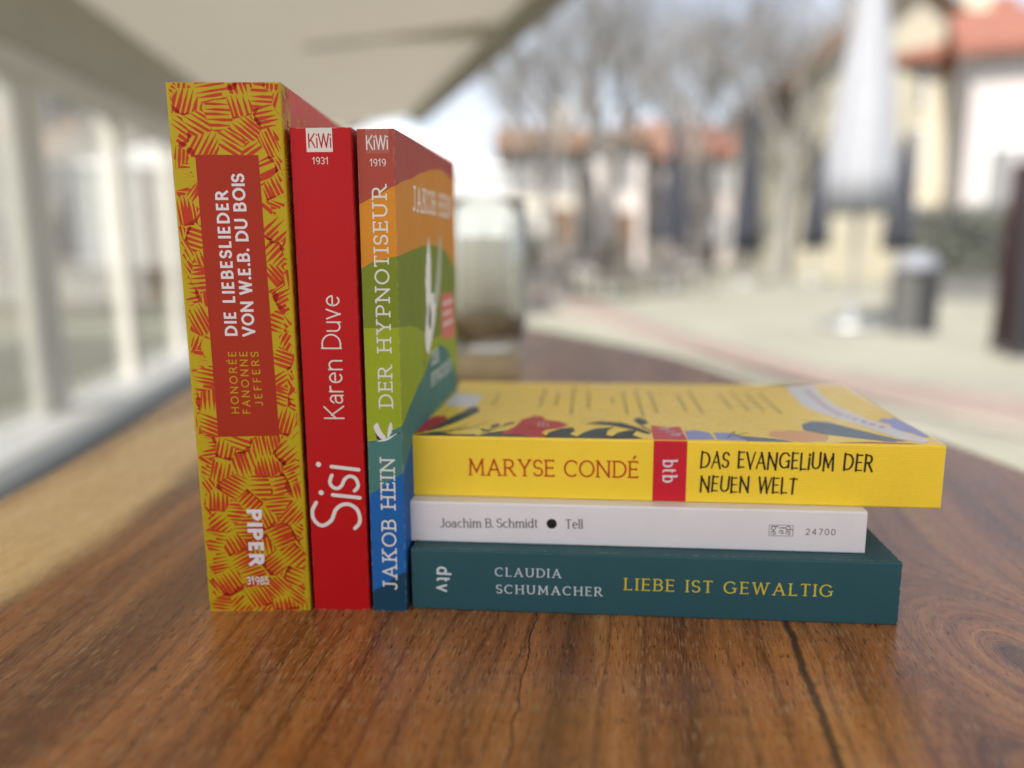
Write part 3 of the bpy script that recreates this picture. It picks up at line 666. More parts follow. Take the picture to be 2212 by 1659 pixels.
# sapwood towards the living edge
wob = wd.noise(wd.cxyz(mth('MULTIPLY', x, 14), mth('MULTIPLY', y, 5), 2), 1, 3, .55)
sx_ = mth('ADD', mth('MULTIPLY_ADD', mth('SUBTRACT', wob, .5), .045, x), mth('MULTIPLY', mid, .012))
sapf = wd.n('MapRange', {'Value': sx_, 'From Min': -.180, 'From Max': -.206, 'To Min': 0, 'To Max': 1}, interpolation_type='SMOOTHSTEP').outputs[0]
sap = wd.ramp(mth('ADD', mth('MULTIPLY', mid, .5), mth('MULTIPLY', fine, .5)), [(.35, (.74, .47, .19)), (.65, (.90, .64, .30))])
edgef = wd.n('MapRange', {'Value': sx_, 'From Min': -.262, 'From Max': -.285, 'To Min': 0, 'To Max': .7}, interpolation_type='SMOOTHSTEP').outputs[0]
sap = wd.mix(edgef, sap, (.32, .15, .05, 1))
col = wd.mix(sapf, heart, sap)
# pores: short dark and pale flecks along the grain, plus tiny saw ticks across it
pore = wd.noise(wd.cxyz(mth('MULTIPLY', u, 1700), mth('MULTIPLY', y, 170), 1), 1, 2, .5)
pore2 = wd.noise(wd.cxyz(mth('MULTIPLY', u, 1600), mth('MULTIPLY', y, 120), 9), 1, 2, .5)
patch = wd.noise(wd.cxyz(mth('MULTIPLY', u, 30), mth('MULTIPLY', y, 14), 4), 1, 3, .6)
pd = wd.ramp(pore, [(.33, .9), (.40, 0.0)])
pl = wd.ramp(mth('ADD', pore2, mth('MULTIPLY', mth('SUBTRACT', patch, .5), .25)), [(.56, 0.0), (.64, .6)])
hw = mth('MULTIPLY_ADD', sapf, -.85, 1.0)
col = wd.mix(mth('MULTIPLY', pd, hw), col, (.03, .012, .006, 1)); col = wd.mix(mth('MULTIPLY', pl, hw), col, (.42, .25, .12, 1))
tick = wd.noise(wd.cxyz(mth('MULTIPLY', u, 260), mth('MULTIPLY', y, 1700), 6), 1, 3, .6)
col = wd.mix(1, col, wd.ramp(tick, [(.3, .70), (.6, 1.0)]), 'MULTIPLY')
# one long black streak, one hair crack, the knot's eye
def line(center, width, soft, amp, fr, seed):
    wv = wd.noise(wd.cxyz(seed, mth('MULTIPLY', y, fr), 0), 1, 4, .6)
    d = mth('ABSOLUTE', mth('SUBTRACT', mth('ADD', u, mth('MULTIPLY', mth('SUBTRACT', wv, .5), amp)), center))
    return wd.n('MapRange', {'Value': d, 'From Min': width + soft, 'From Max': width, 'To Min': 0, 'To Max': 1}, interpolation_type='SMOOTHSTEP').outputs[0]
streak = line(.1295, .0006, .0017, .010, 18, 2.0)
col = wd.mix(mth('MULTIPLY', streak, .85), col, (.020, .010, .007, 1))
crack = line(.0303, .00012, .00035, .007, 60, 9.0)
cl2 = line(-.045, .0001, .0005, .01, 20, 14.0)
col = wd.mix(mth('MULTIPLY', cl2, .6), col, (.02, .01, .006, 1))
col = wd.mix(mth('MULTIPLY', crack, .9), col, (.008, .005, .004, 1))
sh2 = line(.045, .004, .012, .012, 14, 5.0); col = wd.mix(mth('MULTIPLY', sh2, .38), col, (.05, .022, .011, 1))
eye = wd.n('MapRange', {'Value': kr, 'From Min': .009, 'From Max': .003, 'To Min': 0, 'To Max': .55}, interpolation_type='SMOOTHSTEP').outputs[0]
col = wd.mix(eye, col, (.03, .016, .012, 1))
kring = mth('SINE', mth('ADD', mth('MULTIPLY', kr, 520), mth('MULTIPLY', low, 9)))
col = wd.mix(mth('MULTIPLY', mth('MULTIPLY', wd.ramp(kring, [(.35, 0.0), (.95, .16)]), kf), 1.0), col, (.05, .022, .012, 1))
wd.P(Base_Color=col, Roughness=mth('MULTIPLY_ADD', fine, .22, .17))
wd.p.inputs['Specular IOR Level'].default_value = .46
hgt = mth('SUBTRACT', mth('ADD', mth('MULTIPLY', fine, .5), mth('MULTIPLY', tick, .25)), mth('ADD', mth('MULTIPLY', pd, .8), mth('MULTIPLY', crack, 3.0)))
wd.bump(mth('ADD', hgt, mth('MULTIPLY', wd.noise(o, 24, 2), 2.0)), .30, .00022)
tab = empty('wooden_table', (0, 0, 0)); tag(tab, 'thick dark wooden slab table with a pale live edge carrying all the books', 'table')
out = [(-.285, -.62), (-.287, -.3), (-.289, 0), (-.2946, .1492), (-.3011, .2338), (-.3145, .3543), (-.3381, .5112), (-.35, .70), (-.345, .92), (-.30, 1.12), (-.21, 1.24), (-.1042, 1.262), (-.0016, 1.16), (.0719, 1.037), (.1387, .905), (.2, .79), (.2433, .665), (.2727, .521), (.315, .39), (.3463, .2798), (.3563, .2107), (.37, .05), (.378, -.2), (.37, -.45), (.36, -.62)]
def smoothp(P_, it=2):
    for _ in range(it):
        q_ = []
        for i in range(len(P_)):
            a, b_ = Vector(P_[i]), Vector(P_[(i + 1) % len(P_)]); q_ += [tuple(a.lerp(b_, .25)), tuple(a.lerp(b_, .75))]
        P_ = q_
    return P_
out = smoothp(out, 2)[::-1]       # counter-clockwise
cen = Vector((.02, .3))
def inset(p, k): p = Vector(p); d = (p - cen).normalized(); return p - d * k
mb = MB(); prof = [(.012, 0.0), (.005, -.002), (.0015, -.006), (0, -.013), (.004, -.03), (.012, -.048), (.03, -.055)]
mb.grid([[(*inset(p, k), zz_) for p in out] for k, zz_ in prof], 0, True, True)
mb.f = [f[::-1] for f in mb.f]
for zc, k, rev in ((0.0, .012, False), (-.055, .03, True)):
    vv = [Vector((*inset(p, k), zc)) for p in out]
    for t in tessellate_polygon([vv]):
        t = list(t); nrm = (vv[t[1]] - vv[t[0]]).cross(vv[t[2]] - vv[t[0]]).z
        if (nrm < 0) != rev: t.reverse()
        mb.face([vv[i] for i in t])
mb.build('tabletop', wd.m, tab)
leg_iron = plain('black_iron', (.02, .02, .02), .45)
for yy in (-.4, .85):
    b = MB(); b.tube([(-.2, yy, -.055), (-.24, yy, -.75)], [.025, .025], 8); b.tube([(.2, yy, -.055), (.24, yy, -.75)], [.025, .025], 8); b.tube([(-.24, yy, -.74), (.24, yy, -.74)], [.02, .02], 8); b.build('leg_frame', leg_iron, tab)

# lantern jar behind the books
jr = empty('candle_jar', (-.02, .545, .0005)); tag(jr, 'glass candle jar filled with brown grounds standing behind the upright books', 'jar')
glm = NT('jar_glass'); glm.P(Base_Color=(.96, .98, .95, 1), Roughness=.02, IOR=1.45); glm.p.inputs['Transmission Weight'].default_value = 1.0; glm = glm.m
b = MB(); b.lathe([(0, 0), (.034, 0), (.038, .004), (.038, .03), (.035, .034), (0, .034)], n=36); b.build('stand', plain('pale_wood_stand', (.50, .38, .20), .6, .3, 40), jr)
b = MB(); b.lathe([(.0, .0345), (.038, .0345), (.043, .039), (.046, .08), (.046, .14), (.044, .18), (.045, .192), (.0435, .192), (.0425, .18), (.0445, .14), (.0445, .08), (.0415, .042), (0, .041)], n=40); b.build('glass', gl.m, jr)
b = MB(); b.lathe([(0, .0415), (.0408, .0425), (.0438, .072), (.02, .078), (0, .077)], n=32); b.build('filling', plain('brown_grounds', (.50, .38, .22), .9, .3, 200, .5, 400), jr)
b = MB(); b.lathe([(0, .079), (.030, .0795), (.030, .150), (.028, .153), (0, .150)], n=28); cdl = b.build('candle', plain('candle_wax', (.78, .73, .60), .5, .05), jr)
b = MB(); b.tube([(0, 0, .150), (.001, 0, .16)], [.001, .0008], 6); b.build('wick', black_ink, cdl)

# ================================================================== BOOKS
MUST, ORED = (.47, .345, .007), (.48, .036, .009)
must = cover_paper('mustard_print', MUST, .45, .1, wear=.6); ored = cover_paper('orange_red_print', ORED, .45, .08); coral = cover_paper('coral_red_print', (.60, .066, .045), .42, .06, wear=.6)
# ---- 1: thick patterned paperback
b1 = Book('patterned_paperback', 'thickest upright paperback with a mustard and red hatched pattern, leftmost on the table', (-.10386, -.00525, 0), .04002, 41.26, 205.1, 134, False, .9, -.01619)
b1.body([must], paper, side=11.5)
b1.front.data.materials[0] = coral
def clip(poly, n, c):      # keep n.p <= c
    o_ = []
    for i in range(len(poly)):
        a, b_ = poly[i], poly[(i + 1) % len(poly)]; da, db = n.dot(a) - c, n.dot(b_) - c
        if da <= 0: o_.append(a)
        if (da < 0 < db) or (db < 0 < da): o_.append(a + (b_ - a) * (da / (da - db)))
    return o_
def hatch(x0, x1, y0, y1, seed, hole=None, sp=8.0):
    """lino-cut cells of tapering parallel cuts, every cell at its own angle"""
    rn = random.Random(seed); pts = []
    tries = 0
    while tries < 9000:
        tries += 1; p = Vector((rn.uniform(x0 - 3, x1 + 3), rn.uniform(y0 - 3, y1 + 3)))
        if all((p - k[0]).length > sp * .86 for k in pts): pts.append((p, rn.uniform(0, 180)))
    polys = []
    for p, ang in pts:
        cell = [Vector(k) for k in rect(max(x0, p.x - sp * 1.3), max(y0, p.y - sp * 1.3), min(x1, p.x + sp * 1.3), min(y1, p.y + sp * 1.3))]
        if cell[0].x >= cell[1].x or cell[0].y >= cell[2].y: continue
        near = [k for k in pts if 0 < (k[0] - p).length < sp * 2.6]
        for k, _ in near:
            n_ = (k - p); mid_ = (k + p) / 2; cell = clip(cell, n_, n_.dot(mid_))
            if len(cell) < 3: break
        if len(cell) < 3: continue
        d = Vector((math.cos(R(ang)), math.sin(R(ang)))); e = Vector((-d.y, d.x))
        lo = min((c - p).dot(e) for c in cell); hi = max((c - p).dot(e) for c in cell)
        pitch = rn.uniform(1.4, 1.85); k_ = lo + rn.uniform(.2, .6); flip = rn.random() < .5
        def add(poly):
            for i in range(len(cell)):
                a, b_ = cell[i], cell[(i + 1) % len(cell)]; n_ = Vector(((b_ - a).y, -(b_ - a).x))
                if n_.length < 1e-6: continue
                n_ = n_.normalized(); poly = clip(poly, n_, n_.dot(a) - .02)
                if len(poly) < 3: return
            if hole:
                hx0, hy0, hx1, hy1 = hole
                cx = sum(q_.x for q_ in poly) / len(poly); cy = sum(q_.y for q_ in poly) / len(poly)
                for n_, c_ in ((Vector((1, 0)), hx0), (Vector((-1, 0)), -hx1), (Vector((0, 1)), hy0), (Vector((0, -1)), -hy1)):
                    pass
                if hx0 - .2 < cx < hx1 + .2 and hy0 - .2 < cy < hy1 + .2: return
            polys.append(poly)
        tmin = min((c - p).dot(d) for c in cell); tmax = max((c - p).dot(d) for c in cell)
        sol = rn.random()
        if sol < .72:                      # base bar from which the cuts grow
            bw = rn.uniform(.5, 1.7); sgn = -1 if flip else 1
            aa = p + d * (tmin if sgn > 0 else tmax); 
            bw *= 1.25; add([aa - e * 9, aa - e * 9 + d * sgn * bw * .5, aa - e * 2 + d * sgn * bw * 1.5, aa + e * 1 + d * sgn * bw * .7, aa + e * 3 + d * sgn * bw * 1.8, aa + e * 9 + d * sgn * bw])
        while k_ < hi:
            wdt = rn.uniform(.42, .66); t0 = tmin + rn.uniform(-.3, .7); t1 = tmax - rn.uniform(-.3, 1.9)
            if sol < .72:
                if flip: t1 = tmax - .9
                else: t0 = tmin + .9
            wa, wb = (wdt * 1.25, .06) if rn.random() < .5 else (.08, wdt * 1.25)
            if sol >= .72: wa, wb = (wdt * .9, .05) if rn.random() < .5 else (.05, wdt * .9)
            elif flip: wa, wb = .06, wdt * 1.2
            else: wa, wb = wdt * 1.2, .06
            if t1 - t0 > 1:
                j = lambda: rn.uniform(-.08, .08)
                tm = t0 + (t1 - t0) * rn.uniform(.35, .65); wm_ = wdt * rn.uniform(.9, 1.2)
                c_ = p + e * k_
                add([c_ + d * t0 - e * (wa + j()), c_ + d * tm - e * (wm_ + j()), c_ + d * t1 - e * wb, c_ + d * (t1 + .25), c_ + d * t1 + e * wb, c_ + d * tm + e * (wm_ + j()), c_ + d * t0 + e * (wa + j()), c_ + d * (t0 - .2)])
            k_ += pitch * rn.uniform(.85, 1.2)
    return polys
PX0, PY0, PX1, PY1 = 9.1, 73.5, 32.4, 179.8
hp = hatch(-.7, 42.0, .1, 205.0, 7, (PX0, PY0, PX1, PY1))
hp2 = hatch(42.3, 52.6, .4, 204.7, 12)
b1.art('hatch_pattern', hp + hp2 + [([Vector(q_) for q_ in rect(40.35, a, 42.15, a + 1.3)]) for a in (8, 19, 33.5, 47, 60, 74, 81, 99, 121, 133, 150, 171, 183, 196)], ored, b1.spine, b1.spine_map(), .02)
b1.art('title_panel', [[(PX0, PY0), (PX1 + .5, PY0 + .3), (PX1 - .6, PY1), (PX0 - .3, PY1 + .2)]], cover_paper('panel_red', (.36, .023, .006), .45, .06), b1.spine, b1.spine_map(), .035)
b1.text('title_lettering', 'DIE LIEBESLIEDER', SANS_BOLD, (19.5, 113.3), (19.7, 167.2), 4.75, white_ink, off=.06)
b1.text('title_lettering', 'VON W.E.B. DU BOIS', SANS_BOLD, (26.2, 113.1), (26.1, 173.2), 4.85, white_ink, off=.06)
for t_, a, b_ in (('HONOR\u00c9E', (18.0, 82.9), (18.4, 107.1)), ('FANONNE', (22.4, 82.8), (22.65, 107.1)), ('JEFFERS', (27.4, 85.9), (26.9, 107.0))):
    b1.text('author_lettering', t_, SANS_MED, a, b_, 3.05, must, off=.06, maxtrack=3)
b1.text('publisher_mark', 'PIPER', SANS_BLACK, (17.9, 43.6), (17.6, 19.7), 6.1, white_ink, off=.06)
b1.text('series_number', '31985', Hand(.16, .14, track=.26), (15.9, 11.5), (25.0, 11.4), 3.5, white_ink, off=.06)
for i, t_ in enumerate(('HONOR\u00c9E', 'FANONNE', 'JEFFERS')):
    b1.text('cover_lettering', t_, SANS_MED, (22, 192.5 - i * 11), (92, 192.5 - i * 11), 4.6, must, b1.front, b1.cover_map(), .04, maxtrack=5)

# ---- 2: plain red
red = cover_paper('deep_red_print', (.46, .0045, .007), .42, .05, .18, wear=.7)
b2 = Book('red_paperback', 'plain red upright paperback between the patterned book and the striped landscape book', (-.06118, -.00339, 0), -.0004, 22.8, 189.73, 125, False, .6, -.0013)
b2.body([red], paper)
kw = b2.art('logo_box', [rect(6.17, 181.06, 15.84, 189.6)], cream_ink, b2.spine, b2.spine_map(), .02)
KIWI = Hand(.105, .10, track=.16, wide=.78)
b2.text('publisher_mark', 'KiWi', KIWI, (6.9, 182.5), (15.4, 182.5), 5.2, red, off=.05)
b2.text('series_number', '1931', SANS_NUM, (8.06, 176.66), (14.0, 176.62), 2.6, cream_ink)
b2.text('author_lettering', 'Karen Duve', LIGHT, (15.54, 80.1), (15.88, 128.4), 7.6, cream_ink)
sis = []
def smooth(P_, n=8):
    P_ = [Vector(p) for p in P_]; o_ = []
    for i in range(len(P_) - 1):
        a, b_, c, d = P_[max(i - 1, 0)], P_[i], P_[i + 1], P_[min(i + 2, len(P_) - 1)]
        for k in range(n):
            t = k / n; o_.append(.5 * (2 * b_ + (c - a) * t + (2 * a - 5 * b_ + 4 * c - d) * t * t + (3 * b_ - a - 3 * c + d) * t ** 3))
    return o_ + [P_[-1]]
S0 = 34.9
for pts, wdt in (([(.2, 2.5), (2.2, .75), (4.9, .35), (8.2, 1.4), (10.2, 4.2), (10.0, 7.4), (8.0, 9.9), (5.6, 10.9), (3.4, 12.0), (1.5, 14.8), (1.8, 17.0), (4.2, 19.0), (7.6, 19.3), (11.0, 17.6)], 1.5),
                 ([(13.0, 0), (14.2, 10.8)], 1.45),
                 ([(15.9, 2.0), (17.2, .8), (19.0, .55), (21.2, 1.6), (21.9, 3.8), (20.6, 5.8), (18.2, 7.0), (16.9, 8.8), (17.6, 10.8), (19.6, 11.7), (22.3, 10.8)], 1.4),
                 ([(24.6, 0), (25.9, 10.8)], 1.45)):
    pp = smooth(pts) if len(pts) > 2 else [Vector(k) for k in pts]
    sis += [(pl, 0) for pl in ribbon([Vector((20.5 - k.y, S0 + k.x)) for k in pp], Hand(wdt, rnd=True), ext=False)]
for q_ in ((5.1, S0 + 15.1), (4.6, S0 + 26.8)): sis.append(([Vector(k) for k in arc(q_[0], q_[1], 1.05, 1.05, 0, 345, 18)], 0))
b2.art('title_lettering', sis, cream_ink, b2.spine, b2.spine_map(), .03)

# ---- 3: striped landscape cover
cols3 = [('navy_print', (.010, .048, .085)), ('blue_print', (.014, .105, .33)), ('teal_print', (.062, .175, .150)), ('lime_print', (.27, .34, .018)), ('green_print', (.165, .215, .018)), ('orange_print', (.58, .23, .022)), ('brick_red_print', (.36, .065, .045))]
m3 = [cover_paper(n_, tuple(min(.8, v * 1.12) for v in c_), .56, .16, .13, wear=.8) for n_, c_ in cols3]
T3 = 14.0
Bnd = {'bn': [(0, 8.6), (14, 17.0), (30, 30), (60, 38), (130, 40)], 'tb': [(0, 49.5), (14, 58), (30, 66), (60, 70), (130, 62)],
 'lt': [(0, 70.9), (5, 71.5), (10, 75.5), (14, 77.2), (30, 83), (46, 88.2), (77, 98), (86, 99.2), (95, 99.0), (111, 95.2), (127, 84), (140, 76)],
 'gl': [(0, 115.7), (14, 115.8), (30, 115), (42, 113.3), (55, 110), (64, 107), (76, 104), (140, 103)],
 'og': [(0, 138.5), (5, 141), (14, 142.9), (26, 143.8), (40, 145.2), (60, 146.6), (78, 147.1), (95, 146), (110, 144.4), (124, 140), (135, 135.8)],
 'ro': [(0, 162.2), (7, 165.5), (14, 168.8), (25, 171.2), (35, 172.7), (62, 177.6), (80, 180.5), (93, 181.7), (106, 182.5), (114, 182.3), (125, 181), (140, 178.9)]}
L3 = 189.4
def rows3(q_):
    s_ = max(q_, 0.0); k = [interp(Bnd[n_], s_) for n_ in ('bn', 'tb', 'lt', 'gl', 'og', 'ro')]
    return [0] + k + [L3]
b3 = Book('landscape_paperback', 'slim upright paperback with wavy rainbow hills and a white crane beside the yellow book', (-.03696, -.00386, 0), -.0475, T3, L3, 125.3, False, .35, .01368, .0359)
b3.body(m3, paper, rows3, 1.2, 10, [T3 + 1.2] + [T3 + 125.3 * i / 40 for i in range(1, 41)])
b3.back.data.materials[0] = m3[6]
b3.art('logo_box', [rect(3.25, 180.6, 12.1, 189.2)], cover_paper('pale_brick_print', (.40, .11, .085), .46, .12), b3.spine, b3.spine_map(), .02)
b3.text('publisher_mark', 'KiWi', KIWI, (3.5, 181.9), (11.7, 181.9), 5.2, cream_ink, off=.05)
b3.text('series_number', '1919', SANS_NUM, (4.65, 176.0), (10.7, 175.9), 2.7, cream_ink)
b3.text('title_lettering', 'DER HYPNOTISEUR', SLAB, (10.8, 84.2), (10.77, 169.5), 5.75, cream_ink)
b3.text('author_lettering', 'JAKOB HEIN', SLAB, (10.3, 9.2), (10.72, 64.6), 6.0, cream_ink)
grey_feather = cover_paper('grey_feather_ink', (.52, .50, .46), .5)
def crane(x0, y0, sx, sy):
    P_ = lambda pts: [(x0 + a * sx, y0 + b_ * sy) for a, b_ in pts]
    body = [P_([(.0, .06), (.18, .10), (.36, .17), (.55, .26), (.74, .36), (.9, .47), (.98, .505), (1.0, .49), (.93, .45), (.84, .40), (.74, .29), (.6, .17), (.45, .10), (.28, .08)])]
    wing1 = [P_([(.28, .20), (.20, .34), (.10, .62), (.06, .80), (.11, .79), (.10, .90), (.15, .86), (.16, .96), (.20, .90), (.23, .97), (.26, .84), (.30, .70), (.40, .46), (.52, .30), (.44, .18)])]
    wing2 = [P_([(.54, .30), (.57, .48), (.60, .70), (.66, .92), (.72, 1.0), (.73, .90), (.77, .84), (.74, .78), (.77, .68), (.72, .60), (.72, .50), (.66, .40), (.62, .30)])]
    dark = [P_([(.2, .36), (.14, .5), (.17, .22), (.27, .14), (.33, .2)]), P_([(.9, .47), (.98, .505), (1.04, .49), (.94, .43)]), P_([(-.03, .03), (.0, .06), (.2, .1), (.2, .085)])]
    return body, wing1, wing2, dark
bo, w1, w2, dk_ = crane(1.9, 70.2, 11.0, 8.7)
b3.art('crane_motif', [(p_, 0) for p_ in bo] + [(p_, 1) for p_ in w1 + w2], cream_ink, b3.spine, b3.spine_map(), .03)
b3.art('crane_motif', dk_, black_ink, b3.spine, b3.spine_map(), .06)
cm = b3.cover_map(); cover_white = cover_paper('bright_white_ink', (.82, .81, .78), .55, .03, .12)
lay = lay_text('JAKOB HEIN', SLAB, (28, 160.6), (115, 160.6), 10.4)
b3.art('author_lettering', lay, cover_white, b3.front, cm, .04)
b3.art('crane_motif', [([(46, 108), (50, 117), (56, 125), (66, 125), (72, 121), (68, 112), (60, 104), (52, 98), (47, 101)], 0),
    ([(60, 124), (61, 140), (58, 151), (56.3, 147.5), (55, 147.5), (54, 143.5), (52.3, 142.5), (51.6, 138.5), (49.8, 137), (50, 133), (48.4, 131.5), (49.5, 127), (49, 123), (51.5, 117), (56, 114), (64, 116)], 1)], cover_white, b3.front, cm, .04)
b3.art('crane_motif', [([(66, 122), (72, 130), (78, 141), (82, 151), (86, 151), (86.5, 143), (85, 134), (80, 124), (73, 117)], 1)], cover_paper('pale_wing_ink', (.42, .45, .34), .5), b3.front, cm, .03)
b3.art('crane_motif', [[(56, 122), (53, 112), (58, 108), (60, 116)], [(46, 100), (42.3, 96), (41.6, 93.4), (43.2, 95), (48, 102)]], black_ink, b3.front, cm, .08)
salmon = cover_paper('salmon_print', (.62, .12, .09), .45); 
b3.art('quote_tag', [[(84, 101.6), (118, 98), (119.5, 121.5), (84.3, 123.6)]], salmon, b3.front, cm, .03)
b3.art('quote_lines', [rect(88, 117.5 - i * 5.2, 88 + w_, 119 - i * 5.2) for i, w_ in enumerate((26, 22, 27))], cream_ink, b3.front, cm, .06)
b3.text('title_lettering', 'DER', SLAB, (58, 92), (76, 92), 6.5, cover_white, b3.front, cm, .04)
b3.text('title_lettering', 'HYPNOTISEUR', SLAB, (56, 82.5), (108, 82.5), 6.0, cover_white, b3.front, cm, .04)

# ---- 6: teal book at the bottom of the pile
teal = cover_paper('dark_teal_cloth_print', (.026, .088, .100), .48, .1, linen=True, wear=.5)
b6 = Book('teal_paperback', 'dark teal paperback lying flat at the bottom of the pile', (-.02097, -.00208, 0), -.06665, 25.86, 191.41, 124, True, .8)
b6.body([teal], paper)
yel_ink = cover_paper('yellow_ink', (.62, .48, .03), .5); pale_ink = cover_paper('pale_grey_ink', (.58, .62, .63), .5)
b6.text('publisher_mark', 'dtv', SEMIBOLD, (10.2, 18.8), (10.0, 7.9), 6.0, pale_ink)
b6.text('author_lettering', 'CLAUDIA', ROMAN, (34.0, 15.3), (60.8, 15.4), 3.75, pale_ink)
b6.text('author_lettering', 'SCHUMACHER', ROMAN, (34.4, 7.95), (77.3, 8.2), 3.8, pale_ink)
b6.text('title_lettering', 'LIEBE IST GEWALTIG', ROMAN, (85.5, 11.15), (166.5, 11.0), 5.1, yel_ink)

# ---- 5: white book in the middle
whitec = cover_paper('white_card', (.74, .70, .69), .36, .04, .45, wear=.4)
b5 = Book('white_paperback', 'thin white paperback in the middle of the pile', (-.0224, .00637, .0259), -.06859, 17.35, 182.0, 113, True, .9)
b5.body([whitec], paper)
b5.text('author_lettering', 'Joachim B. Schmidt', GARAMOND, (12.5, 6.3), (53.1, 7.3), 3.95, grey_ink, maxtrack=1.6)
b5.art('black_dot', [arc(58.5, 9.15, 2.1, 2.1, 0, 350, 30)], black_ink, b5.spine, b5.spine_map(), .03)
b5.text('title_lettering', 'Tell', GARAMOND, (64.0, 7.25), (71.3, 7.45), 3.95, grey_ink)
fr_ = []
for k in ((144.7, 6.5, 154.1, 6.68), (144.7, 10.95, 154.1, 11.13), (144.7, 6.5, 144.88, 11.13), (153.92, 6.5, 154.1, 11.13)): fr_.append(rect(*k))
b5.art('logo_frame', [(p_, i) for i, p_ in enumerate(fr_)], grey_ink, b5.spine, b5.spine_map(), .03)
DET = Hand(.13, .07, serif=.07, sthin=.05, track=.12, nib=True)
for t_, x_, a, b_ in (('de', 151.2, 10.8, 7.0), ('te', 148.6, 10.4, 7.3), ('be', 145.5, 10.8, 6.9)):
    b5.text('publisher_mark', t_, DET, (x_, a), (x_, b_), 2.75, grey_ink)
b5.text('series_number', '24700', Hand(.11, .10, track=.3), (158.9, 7.25), (170.4, 7.4), 2.65, grey_ink)

# ---- 4: yellow book on top
yel = cover_paper('warm_yellow_gloss', (.90, .62, .030), .30, .03, .5, wear=.6); bred = cover_paper('band_red', (.58, .016, .03), .30, .03)
N_R = 21
rib = lambda q_: .04 * abs(math.sin(math.pi * N_R * (q_ - .9) / (25.85 - 1.8))) - .04
b4 = Book('yellow_paperback', 'bright yellow ribbed paperback with floral edge lying on top of the pile', (-.0222, .01353, .04325), -.07685, 25.85, 211.8, 131, True, .9, rib=rib)
b4.body([yel], paper, extra=N_R * 8)
SM = b4.spine_map(); TM = b4.cover_map()
def onrib(polys, n=1): return polys
def strips(poly_x0, poly_x1, z0, z1, k=N_R * 6):
    return [rect(poly_x0, z0 + (z1 - z0) * i / k, poly_x1, z0 + (z1 - z0) * (i + 1) / k) for i in range(k)]
XO = -1.4      # art measured from the old left end
b4.art('publisher_band', strips(100.9 + XO, 114.3 + XO, .2, 26.0) , bred, b4.spine, SM, .02)
b4.art('publisher_band', [[(100.9 + XO, .9), (114.3 + XO, .9), (114.0 + XO, 24.5), (108 + XO, 23.6), (101.6 + XO, 26.5)]], bred, b4.front, TM, .02)
RED_INK = cover_paper('tomato_red_ink', (.48, .018, .008), .4)
b4.text('author_lettering', 'MARYSE COND\u00c9', DIDONE, (25.1 + XO, 9.45), (95.2 + XO, 9.9), 7.2, RED_INK, off=.13)
b4.text('publisher_mark', 'btb', BTB, (104.7 + XO, 18.1), (104.8 + XO, 8.2), 5.9, white_ink, off=.15)
b4.text('title_lettering', 'DAS EVANGELiUM DER', BRUSH, (119.5 + XO, 15.0), (186.3 + XO, 15.1), 6.7, black_ink, off=.13, seed=4)
b4.text('title_lettering', 'NEUEN WELT', BRUSH, (119.7 + XO, 4.9), (157.6 + XO, 5.1), 6.4, black_ink, off=.13, seed=9)
b4.text('publisher_mark', 'btb', BTB, (104.5 + XO, 21), (109.5 + XO, 7.2), 5.2, pale_ink, b4.front, TM, .06)
dkleaf = cover_paper('dark_leaf_print', (.035, .05, .045), .35); redfl = cover_paper('poppy_print', (.50, .025, .03), .35); lil = cover_paper('lilac_print', (.28, .30, .58), .35); grl = cover_paper('slate_leaf_print', (.12, .17, .22), .35); pch = cover_paper('peach_print', (.75, .38, .15), .35); wht = cover_paper('white_print', (.72, .72, .75), .35); blu = cover_paper('cornflower_print', (.30, .34, .68), .35); pink = cover_paper('pink_print', (.55, .25, .3), .35)
def sh(pts): return [(a + XO, b_) for a, b_ in pts]
b4.art('leaf_art', [sh([(1.5, 1.2), (30, 1.2), (27, 5), (18, 4), (12, 8), (6, 5)]), sh([(3, 8), (6, 18), (11, 33), (14.5, 46), (17.5, 59), (20, 61), (22.5, 56), (22.8, 48), (20, 38), (16, 26), (11, 15), (7, 9)]),
    sh([(28, 1.5), (33, 8), (42, 14), (50, 11), (60, 1.5)]), sh([(57, 1.2), (58, 10), (63, 18), (68, 20), (69, 14), (67, 8), (72, 1.2)]), sh([(70, 4), (73, 12), (78, 19), (86, 22), (83, 16), (82, 8), (88, 1.2), (72, 1.2)]),
    sh([(84, 4), (87, 12), (92, 17), (95, 16), (93, 8), (97, 2), (88, 1.2)]), sh([(73, 27.5), (80, 33), (89, 31), (96, 22), (101, 12), (99, 10), (93, 18), (84, 25)]), sh([(94.5, 36), (97, 42), (100, 38), (101, 30), (97, 26)]), sh([(97, 24), (101, 14), (101.6, 14.6), (98, 26)])], dkleaf, b4.front, TM, .03)
tw = Hand(.55, rnd=False)
twl = []
for p_, q_ in (((8, 6), (26, 20)), ((10, 6), (28, 16)), ((14, 6), (22, 24)), ((16, 8), (30, 26)), ((30, 6), (36, 22)), ((33, 12), (40, 24)), ((131, 6), (136, 18)), ((134, 10), (141, 16))):
    twl += [(pl, len(twl) % 4) for pl in ribbon(sh([p_, q_]), tw, ext=False)]
twl += [(sh(blob(34, 21, 1.4, 4, -20)), 2), (sh(blob(40, 25, 1.3, 4, -35)), 2), (sh(blob(31, 12, 1.3, 3.4, 40)), 2)]
b4.art('twig_art', twl, dkleaf, b4.front, TM, .03)
b4.art('poppy_art', [(sh([(1.2, 3), (1.2, 24), (4, 38), (9, 39), (11, 30), (8, 16), (5, 6)]), 0)], redfl, b4.front, TM, .055)
b4.art('poppy_art', [(sh([(38, 6), (43, 20), (45, 34), (50, 42), (54, 41), (55, 34), (62, 31), (66, 24), (62, 18), (57, 15), (55, 10), (58, 3), (52, 1.2), (46, 5)]), 0)], redfl, b4.front, TM, .055)
